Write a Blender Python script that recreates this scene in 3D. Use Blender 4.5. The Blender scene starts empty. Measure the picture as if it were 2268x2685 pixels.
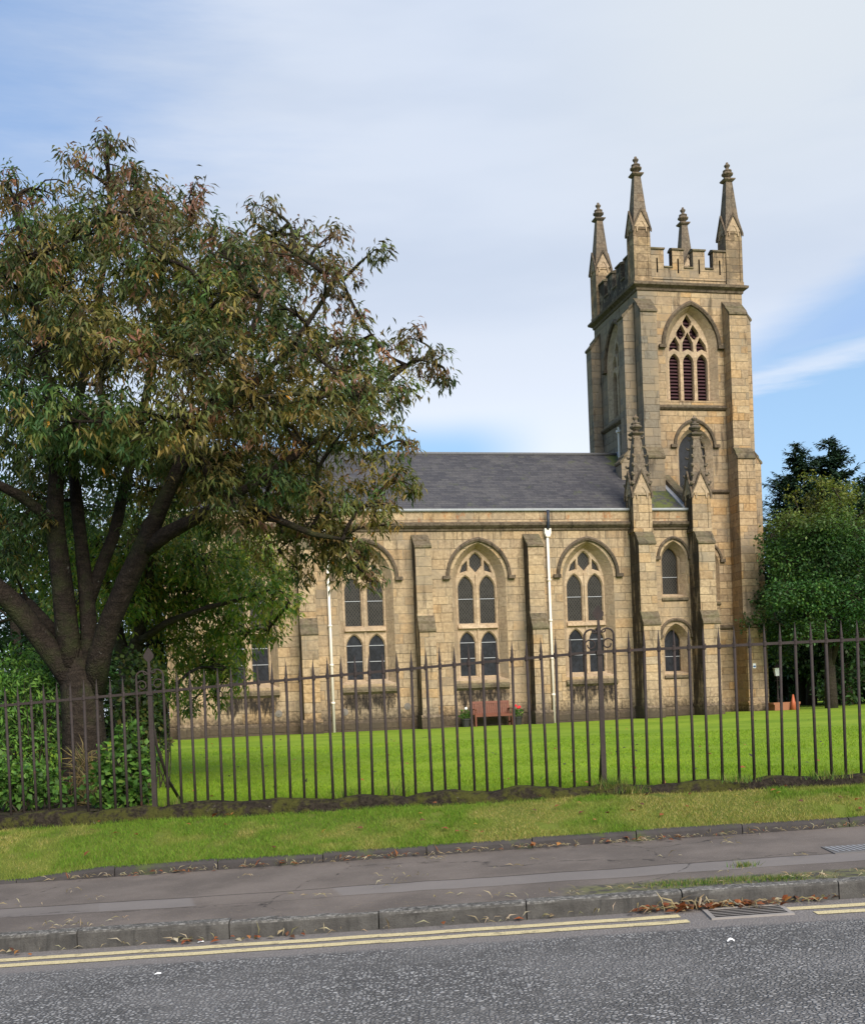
import bpy, math, random
import numpy as np
from mathutils import Vector, Matrix
from mathutils.geometry import tessellate_polygon
random.seed(7); RNG = np.random.default_rng(7)
R = math.radians
S = bpy.context.scene
COL = S.collection

# ------------------------------------------------------------------ camera
EYE = 1.5
FPX, PX0, PY0 = 3028.0, 1134.0, 1892.0            # focal length and principal point of the 2268 x 2685 frame
PITCH, ROLL, PHI = R(-0.9), R(2.26), R(12.1)      # PHI: the church stands turned by this much
fw = np.array([0, math.cos(PITCH), math.sin(PITCH)])
u0 = np.array([0, -math.sin(PITCH), math.cos(PITCH)])
r0 = np.array([1.0, 0, 0])
RT = r0 * math.cos(ROLL) - u0 * math.sin(ROLL)
UP = r0 * math.sin(ROLL) + u0 * math.cos(ROLL)
cam = bpy.data.cameras.new('camera')
camo = bpy.data.objects.new('camera', cam); COL.objects.link(camo)
cam.sensor_fit = 'HORIZONTAL'; cam.sensor_width = 36; cam.lens = 36 * FPX / 2268
cam.shift_y = (PY0 - 1342.5) / 2268
cam.clip_start = 0.1; cam.clip_end = 3000
camo.matrix_world = Matrix(((RT[0], UP[0], -fw[0], 0), (RT[1], UP[1], -fw[1], 0), (RT[2], UP[2], -fw[2], EYE), (0, 0, 0, 1)))
S.camera = camo

# ------------------------------------------------------------------ light
SUN_EL, SUN_AZ = R(34), R(158)        # azimuth measured clockwise from +Y (straight ahead)
S.view_settings.view_transform = 'Standard'; S.view_settings.look = 'None'
S.view_settings.gamma = 1; S.view_settings.exposure = 0.75
sl = bpy.data.lights.new('sun', 'SUN'); so = bpy.data.objects.new('sun', sl); COL.objects.link(so)
sl.energy = 3.5; sl.angle = R(38); sl.color = (1.0, 0.92, 0.80)
sd = Vector((math.sin(SUN_AZ) * math.cos(SUN_EL), math.cos(SUN_AZ) * math.cos(SUN_EL), math.sin(SUN_EL)))
so.rotation_euler = (-sd).to_track_quat('-Z', 'Y').to_euler()


class NT:
    """small helper for node trees"""
    def __init__(s, tree): s.t = tree; tree.nodes.clear()
    def n(s, kind, ins=None, **props):
        nd = s.t.nodes.new('ShaderNode' + kind)
        for k, v in props.items(): setattr(nd, k, v)
        for k, v in (ins or {}).items(): s.put(nd.inputs[k], v)
        return nd
    def put(s, sock, v):
        if hasattr(v, 'is_output'): s.t.links.new(v, sock)
        elif isinstance(v, bpy.types.Node): s.t.links.new(v.outputs[0], sock)
        else:
            if isinstance(v, (tuple, list)) and len(v) == 3 and len(sock.default_value) == 4: v = (*v, 1)
            sock.default_value = v
    def m(s, op, a, b=0.0, c=0.0, clamp=False):
        nd = s.t.nodes.new('ShaderNodeMath'); nd.operation = op; nd.use_clamp = clamp
        s.put(nd.inputs[0], a); s.put(nd.inputs[1], b); s.put(nd.inputs[2], c)
        return nd.outputs[0]
    def step(s, v, a, b, o0=0.0, o1=1.0):
        nd = s.t.nodes.new('ShaderNodeMapRange'); nd.interpolation_type = 'SMOOTHSTEP'
        for i, x in enumerate((v, a, b, o0, o1)): s.put(nd.inputs[i], x)
        return nd.outputs[0]
    def mix(s, f, a, b, mode='MIX'):
        nd = s.t.nodes.new('ShaderNodeMix'); nd.data_type = 'RGBA'; nd.blend_type = mode
        s.put(nd.inputs[0], f); s.put(nd.inputs[6], a); s.put(nd.inputs[7], b)
        return nd.outputs[2]
    def noise(s, vec, scale, detail=4, rough=0.6, out=0):
        nd = s.n('TexNoise', {'Vector': vec, 'Scale': scale, 'Detail': detail, 'Roughness': rough})
        return nd.outputs[out]
    def ramp(s, f, stops, interp='LINEAR'):
        nd = s.t.nodes.new('ShaderNodeValToRGB'); cr = nd.color_ramp; cr.interpolation = interp
        while len(cr.elements) < len(stops): cr.elements.new(0.5)
        for e, (p, c) in zip(cr.elements, stops): e.position = p; e.color = (*c, 1)
        s.put(nd.inputs[0], f); return nd.outputs[0]
    def mapv(s, vec, scale=(1, 1, 1), loc=(0, 0, 0), rot=(0, 0, 0)):
        nd = s.n('Mapping', {'Vector': vec, 'Scale': scale, 'Location': loc, 'Rotation': rot}); return nd.outputs[0]
    def xyz(s, x, y, z):
        nd = s.t.nodes.new('ShaderNodeCombineXYZ')
        for i, v in enumerate((x, y, z)): s.put(nd.inputs[i], v)
        return nd.outputs[0]
    def sep(s, v):
        nd = s.n('SeparateXYZ', {0: v}); return nd.outputs[0], nd.outputs[1], nd.outputs[2]
    def bump(s, h, strength=0.3, dist=0.02):
        return s.n('Bump', {'Height': h, 'Strength': strength, 'Distance': dist}).outputs[0]
    def out(s, bsdf, disp=None):
        o = s.n('OutputMaterial'); s.put(o.inputs[0], bsdf)
    def pbr(s, col, rough=0.8, normal=None, metal=0.0, spec=0.3):
        i = {'Base Color': col, 'Roughness': rough, 'Metallic': metal, 'Specular IOR Level': spec}
        if normal is not None: i['Normal'] = normal
        b = s.n('BsdfPrincipled', i); s.out(b.outputs[0]); return b


def newmat(name):
    m = bpy.data.materials.new(name); m.use_nodes = True
    return m, NT(m.node_tree)


W = bpy.data.worlds.new('World'); S.world = W; W.use_nodes = True
def build_world():
    t = NT(W.node_tree)
    sky = t.n('TexSky', sky_type='NISHITA', sun_disc=False, sun_elevation=SUN_EL, sun_rotation=SUN_AZ)
    sky.air_density = 1.0; sky.dust_density = 0.6; sky.ozone_density = 1.5
    d = t.n('TexCoord').outputs['Generated']
    x, y, z = t.sep(d)
    az = t.m('ARCTAN2', x, y)                     # compass direction, 0 straight ahead
    el = t.m('ARCSINE', z)
    # thin high cloud: dense overhead and towards the right, thin high on the left, with gaps low over the horizon
    v = t.xyz(t.m('MULTIPLY', az, 1.0), t.m('MULTIPLY', el, 2.2), 0.0)
    vs = t.mapv(v, rot=(0, 0, R(-18)), scale=(1.0, 2.0, 1))
    wisp = t.noise(vs, 3.2, 6, 0.55)
    soft = t.noise(v, 2.2, 3, 0.5)
    fine = t.noise(t.mapv(v, rot=(0, 0, R(-35)), scale=(1.2, 4.0, 1)), 5.0, 8, 0.62)
    cov = t.m('ADD', t.step(az, -0.50, 0.0), t.m('MULTIPLY', t.m('SUBTRACT', wisp, 0.5), 0.75))
    cov = t.m('ADD', cov, t.m('MULTIPLY', t.m('SUBTRACT', fine, 0.5), 0.5))
    cov = t.m('ADD', cov, t.step(el, 0.42, 0.20, 0.0, 0.35))
    cov = t.step(cov, 0.0, 1.0, 0.06, 1.0)
    # blue gap close above the roof line
    edge = t.m('ADD', el, t.m('MULTIPLY', t.m('SUBTRACT', soft, 0.5), 0.05))
    gap = t.m('MULTIPLY', t.step(edge, 0.250, 0.212), t.step(az, 0.12, 0.03))
    gap = t.m('MULTIPLY', gap, t.step(az, -0.35, -0.12))
    # second, wider gap low on the right with a tilted dark bank and a bright rim in it
    en = t.m('ADD', el, t.m('MULTIPLY', t.m('SUBTRACT', fine, 0.5), 0.03))
    tU = t.m('SUBTRACT', en, t.m('ADD', 0.149, t.m('MULTIPLY', az, 0.44)))
    tL = t.m('SUBTRACT', en, t.m('ADD', 0.213, t.m('MULTIPLY', az, 0.16)))
    right = t.step(az, 0.17, 0.25)
    gap2 = t.m('MULTIPLY', t.step(tU, 0.035, -0.035), right)
    bank = t.m('MULTIPLY', t.m('MULTIPLY', t.step(tU, 0.030, -0.02), t.step(tL, -0.004, 0.014)), t.step(az, 0.19, 0.36))
    rim = t.m('MULTIPLY', t.m('MULTIPLY', t.step(tL, 0.012, -0.004), t.step(tL, -0.026, -0.006)), right)
    rim = t.m('MULTIPLY', rim, t.step(fine, 0.35, 0.6, 0.6, 1.0))
    cov = t.m('MULTIPLY', cov, t.m('SUBTRACT', 1.0, t.m('MULTIPLY', gap, 0.95)))
    cov = t.m('MULTIPLY', cov, t.m('SUBTRACT', 1.0, t.m('MULTIPLY', gap2, 0.9)))
    cov = t.m('MAXIMUM', cov, t.m('MULTIPLY', rim, 0.75))
    cov = t.m('MAXIMUM', cov, t.m('MULTIPLY', bank, 0.72))
    lowb = t.step(el, 0.36, 0.20)
    shade = t.noise(t.mapv(vs, loc=(3, 1, 0)), 2.6, 4, 0.5)
    ccol = t.mix(lowb, (4.6, 5.25, 6.4), (6.4, 7.0, 8.0))
    ccol = t.mix(t.step(shade, 0.38, 0.68), ccol, t.mix(0.5, ccol, (5.9, 6.4, 7.3)))
    ccol = t.mix(t.m('MULTIPLY', t.step(az, 0.02, 0.30), t.step(el, 0.30, 0.5)), ccol, (5.5, 5.95, 6.5))
    ccol = t.mix(bank, ccol, (3.2, 4.5, 6.9))
    clear = t.mix(0.45, sky.outputs[0], t.mix(t.step(el, 0.12, 0.5), (2.9, 5.7, 9.0), (2.9, 4.7, 8.2)))
    col = t.mix(cov, clear, ccol)
    bg = t.n('Background', {'Color': col, 'Strength': 0.08})
    o = t.n('OutputWorld'); t.put(o.inputs[0], bg.outputs[0])
build_world()

# ------------------------------------------------------------------ mesh helpers
def mapf(frame):
    """frame: maps (along, z, depth) to local church coordinates"""
    return frame


class MB:
    def __init__(s): s.v = []; s.f = []; s.mi = []; s.cur = 0
    def add(s, vs, fs):
        o = len(s.v); s.v.extend([tuple(map(float, q)) for q in vs])
        for f in fs: s.f.append(tuple(o + i for i in f)); s.mi.append(s.cur)
    def box(s, a, b):
        (x0, y0, z0), (x1, y1, z1) = a, b
        s.add([(x0, y0, z0), (x1, y0, z0), (x1, y1, z0), (x0, y1, z0), (x0, y0, z1), (x1, y0, z1), (x1, y1, z1), (x0, y1, z1)],
              [(0, 3, 2, 1), (4, 5, 6, 7), (0, 1, 5, 4), (1, 2, 6, 5), (2, 3, 7, 6), (3, 0, 4, 7)])
    def prism(s, poly, fa, fb):
        """poly: 2-D points; fa, fb map a 2-D point to its two 3-D ends"""
        n = len(poly); A = [fa(*p) for p in poly]; B = [fb(*p) for p in poly]
        tri = tessellate_polygon([[Vector((p[0], p[1], 0)) for p in poly]])
        s.add(A + B, [tuple(t) for t in tri] + [tuple(i + n for i in reversed(t)) for t in tri]
              + [(i, (i + 1) % n, (i + 1) % n + n, i + n) for i in range(n)])
    def panel(s, outer, holes, fm):
        loops = [outer] + list(holes)
        tri = tessellate_polygon([[Vector((p[0], p[1], 0)) for p in l] for l in loops])
        s.add([fm(*p) for l in loops for p in l], [tuple(t) for t in tri])
    def strip(s, A, B, closed=True):
        n = len(A)
        s.add(list(A) + list(B), [(i, (i + 1) % n, (i + 1) % n + n, i + n) for i in range(n if closed else n - 1)])
    def frust(s, c, h0, z0, h1, z1, cap=True):
        (x, y) = c
        def sq(h, z): return [(x - h, y - h, z), (x + h, y - h, z), (x + h, y + h, z), (x - h, y + h, z)]
        s.add(sq(h0, z0) + sq(h1, z1), [(0, 1, 5, 4), (1, 2, 6, 5), (2, 3, 7, 6), (3, 0, 4, 7)] + ([(3, 2, 1, 0), (4, 5, 6, 7)] if cap else []))
    def lathe(s, c, prof, seg=10):
        x, y = c; n = len(prof)
        vs = [(x + r * math.cos(2 * math.pi * k / seg), y + r * math.sin(2 * math.pi * k / seg), z) for r, z in prof for k in range(seg)]
        fs = [(i * seg + k, i * seg + (k + 1) % seg, (i + 1) * seg + (k + 1) % seg, (i + 1) * seg + k) for i in range(n - 1) for k in range(seg)]
        fs += [tuple(reversed(range(seg))), tuple(range((n - 1) * seg, n * seg))]
        s.add(vs, fs)
    def tube(s, path, rad, seg=8, jitter=0.0):
        P = [Vector(p) for p in path]; n = len(P)
        if not hasattr(rad, '__len__'): rad = [rad] * n
        vs = []; ref = None
        for i in range(n):
            d = (P[min(i + 1, n - 1)] - P[max(i - 1, 0)]).normalized()
            if ref is None: ref = Vector((1, 0, 0)) if abs(d.x) < 0.8 else Vector((0, 1, 0))
            a = (ref - d * ref.dot(d)).normalized(); ref = a; b = d.cross(a)
            for k in range(seg):
                t = 2 * math.pi * k / seg; rr = rad[i] * (1 + jitter * random.uniform(-1, 1))
                vs.append(P[i] + a * (rr * math.cos(t)) + b * (rr * math.sin(t)))
        fs = [(i * seg + k, i * seg + (k + 1) % seg, (i + 1) * seg + (k + 1) % seg, (i + 1) * seg + k) for i in range(n - 1) for k in range(seg)]
        fs += [tuple(reversed(range(seg))), tuple(range((n - 1) * seg, n * seg))]
        s.add(vs, fs)
    def ball(s, c, r, seg=8, rings=6, sc=(1, 1, 1)):
        prof = [(r * math.sin(math.pi * i / rings), r * math.cos(math.pi * i / rings)) for i in range(1, rings)]
        vs = [(c[0] + q * math.cos(2 * math.pi * k / seg) * sc[0], c[1] + q * math.sin(2 * math.pi * k / seg) * sc[1], c[2] + z * sc[2]) for q, z in prof for k in range(seg)]
        m = len(prof)
        fs = [(i * seg + k, (i + 1) * seg + k, (i + 1) * seg + (k + 1) % seg, i * seg + (k + 1) % seg) for i in range(m - 1) for k in range(seg)]
        fs += [tuple(range(seg)), tuple(reversed(range((m - 1) * seg, m * seg)))]
        s.add(vs, fs)
    def build(s, name, mats, parent=None, smooth=False, bevel=0.0):
        me = bpy.data.meshes.new(name); me.from_pydata(s.v, [], s.f)
        if not isinstance(mats, (list, tuple)): mats = [mats]
        for m in mats: me.materials.append(m)
        if len(mats) > 1: me.polygons.foreach_set('material_index', s.mi)
        if smooth: me.polygons.foreach_set('use_smooth', [True] * len(me.polygons))
        me.update()
        o = bpy.data.objects.new(name, me); COL.objects.link(o)
        if parent is not None: o.parent = parent
        if bevel:
            b = o.modifiers.new('bevel', 'BEVEL'); b.width = bevel; b.segments = 2; b.limit_method = 'ANGLE'
        return o


def thing(name, label, cat, loc=(0, 0, 0), rz=0.0, group=None):
    o = bpy.data.objects.new(name, None); COL.objects.link(o)
    o.location = loc; o.rotation_euler = (0, 0, rz); o.empty_display_size = 0.2
    return tag(o, label, cat, group)
def tag(o, label=None, cat=None, group=None, kind=None):
    if label: o['label'] = label
    if cat: o['category'] = cat
    if group: o['group'] = group
    if kind: o['kind'] = kind
    return o
def kids(o): return [c for c in bpy.data.objects if c.parent == o]
def copy_part(o, parent, loc=None):
    c = o.copy(); COL.objects.link(c); c.parent = parent
    if loc is not None: c.location = loc
    for ch in kids(o): copy_part(ch, c)
    return c
def at(x, y, D):
    """the point seen at (x, y) of the 1764-wide view, D metres ahead"""
    k = 2268 / 1764
    d = RT * ((x * k - PX0) / FPX) - UP * ((y * k - PY0) / FPX) + fw
    return np.array([0, 0, EYE]) + d * (D / d[1])

# church frame: u along the wall to the right, n away from the street, z up
UD = np.array([math.cos(PHI), math.sin(PHI), 0]); ND = np.array([-math.sin(PHI), math.cos(PHI), 0])
CH0 = np.array([2.46, 44.0, 0.0])
def cw(u, n, z): return CH0 + UD * u + ND * n + np.array([0, 0, z])

# ------------------------------------------------------------------ materials
def stone(name, stops, bw=0.62, bh=0.31, grey=0.5, greycol=(0.20, 0.18, 0.145), stain=0.4, base_z=None, sills=False, towergrey=False, mortar=1.0, green=0.0, rand=False, rust=False, blackleft=False, soot=0.0):
    m, t = newmat(name)
    tc = t.n('TexCoord').outputs['Object']
    if rand:
        oi = t.n('ObjectInfo').outputs['Random']
        tc = t.n('VectorMath', {0: tc, 1: t.xyz(t.m('MULTIPLY', oi, 37.0), 0.0, 0.0)}, operation='ADD').outputs[0]
    X, Y, Z = t.sep(tc)
    wob = t.m('MULTIPLY', t.m('SUBTRACT', t.noise(tc, 3.0, 2), 0.5), 0.02)
    s = t.m('ADD', t.m('ADD', X, Y), wob)
    zz = t.m('ADD', t.m('ADD', Z, wob), t.m('MULTIPLY', t.m('SINE', t.m('MULTIPLY', Z, 2.3)), 0.055))
    row = t.m('FLOOR', t.m('DIVIDE', zz, bh))
    wn = t.n('TexWhiteNoise', {'W': row}, noise_dimensions='1D').outputs[0]
    uu = t.m('ADD', s, t.m('MULTIPLY', wn, 7.0))
    uu = t.m('ADD', uu, t.m('MULTIPLY', t.m('SINE', t.m('ADD', t.m('MULTIPLY', s, 2.6), t.m('MULTIPLY', wn, 30.0))), 0.2))
    bid = t.m('FLOOR', t.m('DIVIDE', uu, bw))
    fu = t.m('MULTIPLY', t.m('PINGPONG', t.m('DIVIDE', uu, bw), 0.5), bw)
    fz = t.m('MULTIPLY', t.m('PINGPONG', t.m('DIVIDE', zz, bh), 0.5), bh)
    fu = t.m('MULTIPLY', t.m('ABSOLUTE', t.m('SUBTRACT', t.m('FRACT', t.m('DIVIDE', uu, bw)), 0.5)), bw)
    fz = t.m('MULTIPLY', t.m('ABSOLUTE', t.m('SUBTRACT', t.m('FRACT', t.m('DIVIDE', zz, bh)), 0.5)), bh)
    eu = t.m('SUBTRACT', bw / 2, fu); ez = t.m('SUBTRACT', bh / 2, fz)
    joint = t.step(t.m('MINIMUM', eu, ez), 0.004, 0.014, 1.0, 0.0)
    rnd = t.n('TexWhiteNoise', {'Vector': t.xyz(bid, row, 0.0)}, noise_dimensions='3D')
    col = t.ramp(rnd.outputs[0], stops)
    if sills: col = t.mix(0.25, col, (0.40, 0.29, 0.172))
    n1 = t.noise(tc, 9.0, 5, 0.65); n2 = t.noise(tc, 0.55, 4, 0.6); n3 = t.noise(tc, 60.0, 3, 0.7)
    col = t.mix(t.step(n1, 0.3, 0.72), t.mix(0.38, col, (0.10, 0.070, 0.045)), t.mix(0.16, col, (0.72, 0.58, 0.40)))
    col = t.mix(t.m('MULTIPLY', t.step(n3, 0.5, 0.75), 0.30), col, (0.13, 0.10, 0.07))
    g = t.m('MULTIPLY', t.step(n2, 0.45, 0.68), grey)
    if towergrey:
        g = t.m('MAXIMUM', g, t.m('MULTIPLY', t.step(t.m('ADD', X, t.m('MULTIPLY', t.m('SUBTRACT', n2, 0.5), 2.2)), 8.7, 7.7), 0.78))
    gb = t.m('MULTIPLY', g, t.m('ADD', 0.65, t.m('MULTIPLY', rnd.outputs[0], 0.5)))
    col = t.mix(gb, col, t.mix(t.step(n1, 0.35, 0.65), greycol, tuple(c * 0.6 for c in greycol)))
    if green:
        col = t.mix(t.m('MULTIPLY', t.step(t.noise(tc, 1.3, 5, 0.7), 0.47, 0.62), green), col, (0.12, 0.13, 0.055))
    streak = t.noise(t.mapv(tc, scale=(3.4, 3.4, 0.5)), 1.0, 5, 0.7)
    dark = t.m('MULTIPLY', t.step(streak, 0.53, 0.68), stain)
    if base_z is not None:
        zz2 = t.m('ADD', Z, t.m('MULTIPLY', t.m('SUBTRACT', n1, 0.5), 0.9))
        dark = t.m('MAXIMUM', dark, t.m('MULTIPLY', t.step(zz2, base_z + 0.8, base_z + 0.05), 0.84))
    if sills:
        sv = t.noise(t.mapv(tc, scale=(5, 5, 0.3)), 1.0, 5, 0.7)
        dark = t.m('MAXIMUM', dark, t.m('MULTIPLY', t.step(t.m('ADD', sv, t.m('MULTIPLY', t.m('SUBTRACT', Z, 8.0), 0.10)), 0.47, 0.60), 0.5))
        um = t.m('SUBTRACT', t.m('MODULO', t.m('ADD', X, 4.367 * 8 - 3.865 + 2.1835), 4.367), 2.1835)
        e = t.step(t.m('ADD', t.m('ABSOLUTE', um), t.m('MULTIPLY', t.m('SUBTRACT', n1, 0.5), 0.5)), 1.12, 0.85)
        st2 = t.noise(t.mapv(tc, scale=(6, 6, 0.9)), 1.0, 4, 0.65)
        zc = t.m('ADD', Z, t.m('MULTIPLY', t.m('SUBTRACT', st2, 0.5), 2.0))
        sm = t.m('MULTIPLY', t.m('MULTIPLY', e, t.step(zc, 1.15, 1.55)), t.step(Z, 2.3, 2.05))
        sm = t.m('MULTIPLY', t.m('MULTIPLY', sm, t.step(X, 5.4, 5.2)), t.step(t.noise(t.mapv(tc, scale=(7, 7, 2.2)), 1.0, 5, .75), 0.34, 0.55, 0.5, 1.0))
        dark = t.m('MAXIMUM', dark, t.m('MULTIPLY', sm, 1.0))
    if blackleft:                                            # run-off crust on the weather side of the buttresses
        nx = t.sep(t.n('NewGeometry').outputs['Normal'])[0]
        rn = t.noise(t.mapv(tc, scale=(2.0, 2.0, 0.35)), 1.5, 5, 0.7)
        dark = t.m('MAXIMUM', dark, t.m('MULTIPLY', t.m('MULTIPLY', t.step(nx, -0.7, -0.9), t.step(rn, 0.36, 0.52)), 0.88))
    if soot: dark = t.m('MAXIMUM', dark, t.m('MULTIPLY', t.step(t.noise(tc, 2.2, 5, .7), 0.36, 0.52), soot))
    col = t.mix(dark, col, (0.026, 0.021, 0.017))
    if rust:
        rr = t.noise(t.mapv(tc, scale=(1.6, 1.6, 1.2)), 1.3, 5, 0.7)
        col = t.mix(t.m('MULTIPLY', t.step(rr, 0.55, 0.63), 0.6), col, (0.30, 0.12, 0.045))
    jc = t.mix(t.step(n2, 0.4, 0.6), (0.17, 0.13, 0.085), (0.46, 0.39, 0.29))
    col = t.mix(t.m('MULTIPLY', t.m('MULTIPLY', joint, t.m('SUBTRACT', 1.0, dark)), 0.42 * mortar), col, jc)
    h = t.m('ADD', t.m('MULTIPLY', n1, 0.6), t.m('ADD', t.m('MULTIPLY', joint, -0.9 * mortar), t.m('MULTIPLY', t.noise(tc, 28.0, 4), 0.5)))
    h = t.m('ADD', h, t.m('MULTIPLY', rnd.outputs[0], 0.5 * mortar))
    t.pbr(col, 0.9, t.bump(h, 0.95, 0.03), spec=0.15)
    return m

WARM = [(0, (0.345, 0.243, 0.138)), (0.2, (0.435, 0.315, 0.187)), (0.4, (0.325, 0.235, 0.146)), (0.58, (0.465, 0.342, 0.203)), (0.76, (0.415, 0.258, 0.118)), (0.87, (0.265, 0.183, 0.107)), (1, (0.39, 0.302, 0.198))]
WARMT = [(0, (0.345, 0.232, 0.124)), (0.2, (0.435, 0.303, 0.170)), (0.4, (0.315, 0.220, 0.132)), (0.58, (0.465, 0.332, 0.187)), (0.76, (0.42, 0.245, 0.098)), (0.87, (0.245, 0.160, 0.09)), (1, (0.39, 0.292, 0.187))]
M = {}
M['nave'] = stone('nave_stone', WARM, bw=0.7, bh=0.345, grey=0.5, stain=0.42, base_z=0.80, sills=True)
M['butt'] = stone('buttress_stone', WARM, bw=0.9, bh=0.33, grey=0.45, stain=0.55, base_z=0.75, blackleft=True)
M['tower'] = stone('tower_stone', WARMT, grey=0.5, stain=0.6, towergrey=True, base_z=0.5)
M['dress'] = stone('dressed_stone', [(0, (0.46, 0.335, 0.212)), (0.5, (0.41, 0.295, 0.188)), (1, (0.50, 0.375, 0.25))], bw=0.9, bh=0.42, grey=0.35, stain=0.12, mortar=0.35, rand=True)
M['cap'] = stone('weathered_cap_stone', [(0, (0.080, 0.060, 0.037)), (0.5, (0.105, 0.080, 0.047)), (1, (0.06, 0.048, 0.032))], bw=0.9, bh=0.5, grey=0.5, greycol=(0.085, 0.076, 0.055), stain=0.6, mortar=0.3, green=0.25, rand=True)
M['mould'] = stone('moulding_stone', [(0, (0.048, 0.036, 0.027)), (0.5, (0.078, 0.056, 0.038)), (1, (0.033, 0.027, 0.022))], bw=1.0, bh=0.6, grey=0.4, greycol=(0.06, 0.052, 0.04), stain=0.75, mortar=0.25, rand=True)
M['spire'] = stone('spire_stone', [(0, (0.125, 0.10, 0.075)), (0.5, (0.095, 0.078, 0.063)), (1, (0.16, 0.115, 0.078))], bw=0.5, bh=0.36, grey=0.6, greycol=(0.075, 0.068, 0.056), stain=0.5, mortar=0.4, rand=True)
M['parapet'] = stone('parapet_stone', WARM, bw=0.9, bh=0.6, grey=0.5, stain=0.45, rust=True)
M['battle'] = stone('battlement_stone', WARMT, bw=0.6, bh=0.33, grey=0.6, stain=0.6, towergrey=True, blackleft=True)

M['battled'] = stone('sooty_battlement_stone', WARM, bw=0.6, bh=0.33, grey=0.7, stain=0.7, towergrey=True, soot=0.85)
M['pinn'] = stone('pinnacle_stone', WARMT, bw=0.6, bh=0.33, grey=0.6, stain=0.5, soot=0.45)

def mat_slate():
    m, t = newmat('slate')
    tc = t.n('TexCoord').outputs['Object']; X, Y, Z = t.sep(tc)
    l = t.m('MULTIPLY', Z, 1.87)                        # distance up the slope
    wob = t.m('MULTIPLY', t.m('SUBTRACT', t.noise(tc, 1.2, 3), 0.5), 0.12)
    q = t.m('DIVIDE', t.m('ADD', l, wob), 0.19)
    row = t.m('FLOOR', q)
    wn = t.n('TexWhiteNoise', {'W': row}, noise_dimensions='1D').outputs[0]
    p = t.m('ADD', t.m('DIVIDE', X, 0.3), t.m('MULTIPLY', wn, 9.0))
    rnd = t.n('TexWhiteNoise', {'Vector': t.xyz(t.m('FLOOR', p), row, 0.0)}, noise_dimensions='3D').outputs[0]
    col = t.ramp(rnd, [(0, (0.047, 0.045, 0.050)), (0.5, (0.060, 0.057, 0.062)), (0.85, (0.078, 0.073, 0.074)), (1, (0.052, 0.050, 0.055))])
    n = t.noise(t.mapv(tc, scale=(0.6, 1.0, 1.0)), 1.6, 5, 0.65)
    col = t.mix(t.m('MULTIPLY', t.step(n, 0.45, 0.7), 0.7), col, (0.10, 0.093, 0.090))
    nm = t.noise(tc, 2.4, 4, 0.65)
    band = t.m('MULTIPLY', t.step(X, 6.2, 6.9), 0.75)
    moss = t.m('MULTIPLY', t.step(t.m('ADD', nm, t.m('MULTIPLY', band, 0.22)), 0.58, 0.72), t.m('ADD', 0.3, band))
    col = t.mix(moss, col, (0.10, 0.115, 0.035))
    fq = t.m('FRACT', q); fp = t.m('FRACT', p)
    edge = t.m('MAXIMUM', t.step(fq, 0.14, 0.0), t.step(t.m('ABSOLUTE', t.m('SUBTRACT', fp, 0.5)), 0.47, 0.5))
    col = t.mix(t.m('MULTIPLY', edge, 0.8), col, (0.015, 0.015, 0.017))
    h = t.m('ADD', t.m('SUBTRACT', 1.0, fq), t.m('ADD', t.m('MULTIPLY', rnd, 0.35), t.m('MULTIPLY', t.noise(tc, 14, 4), 0.4)))
    t.pbr(col, 0.72, t.bump(h, 0.9, 0.03), spec=0.18)
    return m
M['slate'] = mat_slate()

def mat_plain(name, col, rough=0.6, metal=0.0, var=0.25, scale=6.0, dirt=None, dirtlim=(0.55, 0.75), bump=0.15, spec=0.3):
    m, t = newmat(name)
    tc = t.n('TexCoord').outputs['Object']
    n = t.noise(tc, scale, 5, 0.65)
    c = t.mix(n, tuple(v * (1 - var) for v in col), tuple(min(1, v * (1 + var)) for v in col))
    if dirt: c = t.mix(t.step(t.noise(t.mapv(tc, loc=(5, 2, 1)), scale * 0.6, 6, 0.7), *dirtlim), c, dirt)
    t.pbr(c, rough, t.bump(t.noise(tc, scale * 6, 3), bump, 0.01), metal, spec)
    return m
M['lead'] = mat_plain('lead_gutter', (0.30, 0.31, 0.33), 0.5, 0.0, 0.3)
M['leadd'] = mat_plain('dull_lead', (0.13, 0.13, 0.135), 0.7, 0, 0.3)
M['pipe'] = mat_plain('white_pipe_paint', (0.72, 0.66, 0.57), 0.5, 0, 0.1, 3.0, (0.35, 0.2, 0.1), (0.68, 0.8))
M['pipedark'] = mat_plain('dark_pipe_paint', (0.03, 0.035, 0.05), 0.45)
M['iron'] = mat_plain('painted_iron', (0.037, 0.028, 0.025), 0.68, 0.0, 0.5, 9.0, (0.11, 0.05, 0.028), (0.60, 0.76), 0.4, 0.2)
M['louvre'] = mat_plain('louvre_wood', (0.046, 0.017, 0.021), 0.7, 0, 0.4, 5.0)
M['bench'] = mat_plain('bench_wood', (0.14, 0.045, 0.023), 0.6, 0, 0.35, 7.0)
M['darkstone'] = mat_plain('vent_metal', (0.16, 0.14, 0.12), 0.7)
M['terracotta'] = mat_plain('terracotta', (0.27, 0.115, 0.06), 0.8)
M['pot'] = mat_plain('plant_pot', (0.03, 0.03, 0.028), 0.6)
M['lampglass'] = mat_plain('lamp_glass', (0.85, 0.85, 0.86), 0.3, 0, 0.03)
M['orange'] = mat_plain('orange_plastic', (0.42, 0.11, 0.05), 0.5)
M['white'] = mat_plain('white_plastic', (0.8, 0.8, 0.8), 0.5, 0, 0.05)
M['blue'] = mat_plain('blue_enamel', (0.06, 0.14, 0.35), 0.4)
M['petal'] = mat_plain('red_petal', (0.6, 0.02, 0.03), 0.6)
M['petalw'] = mat_plain('white_petal', (0.8, 0.8, 0.78), 0.6)

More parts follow.
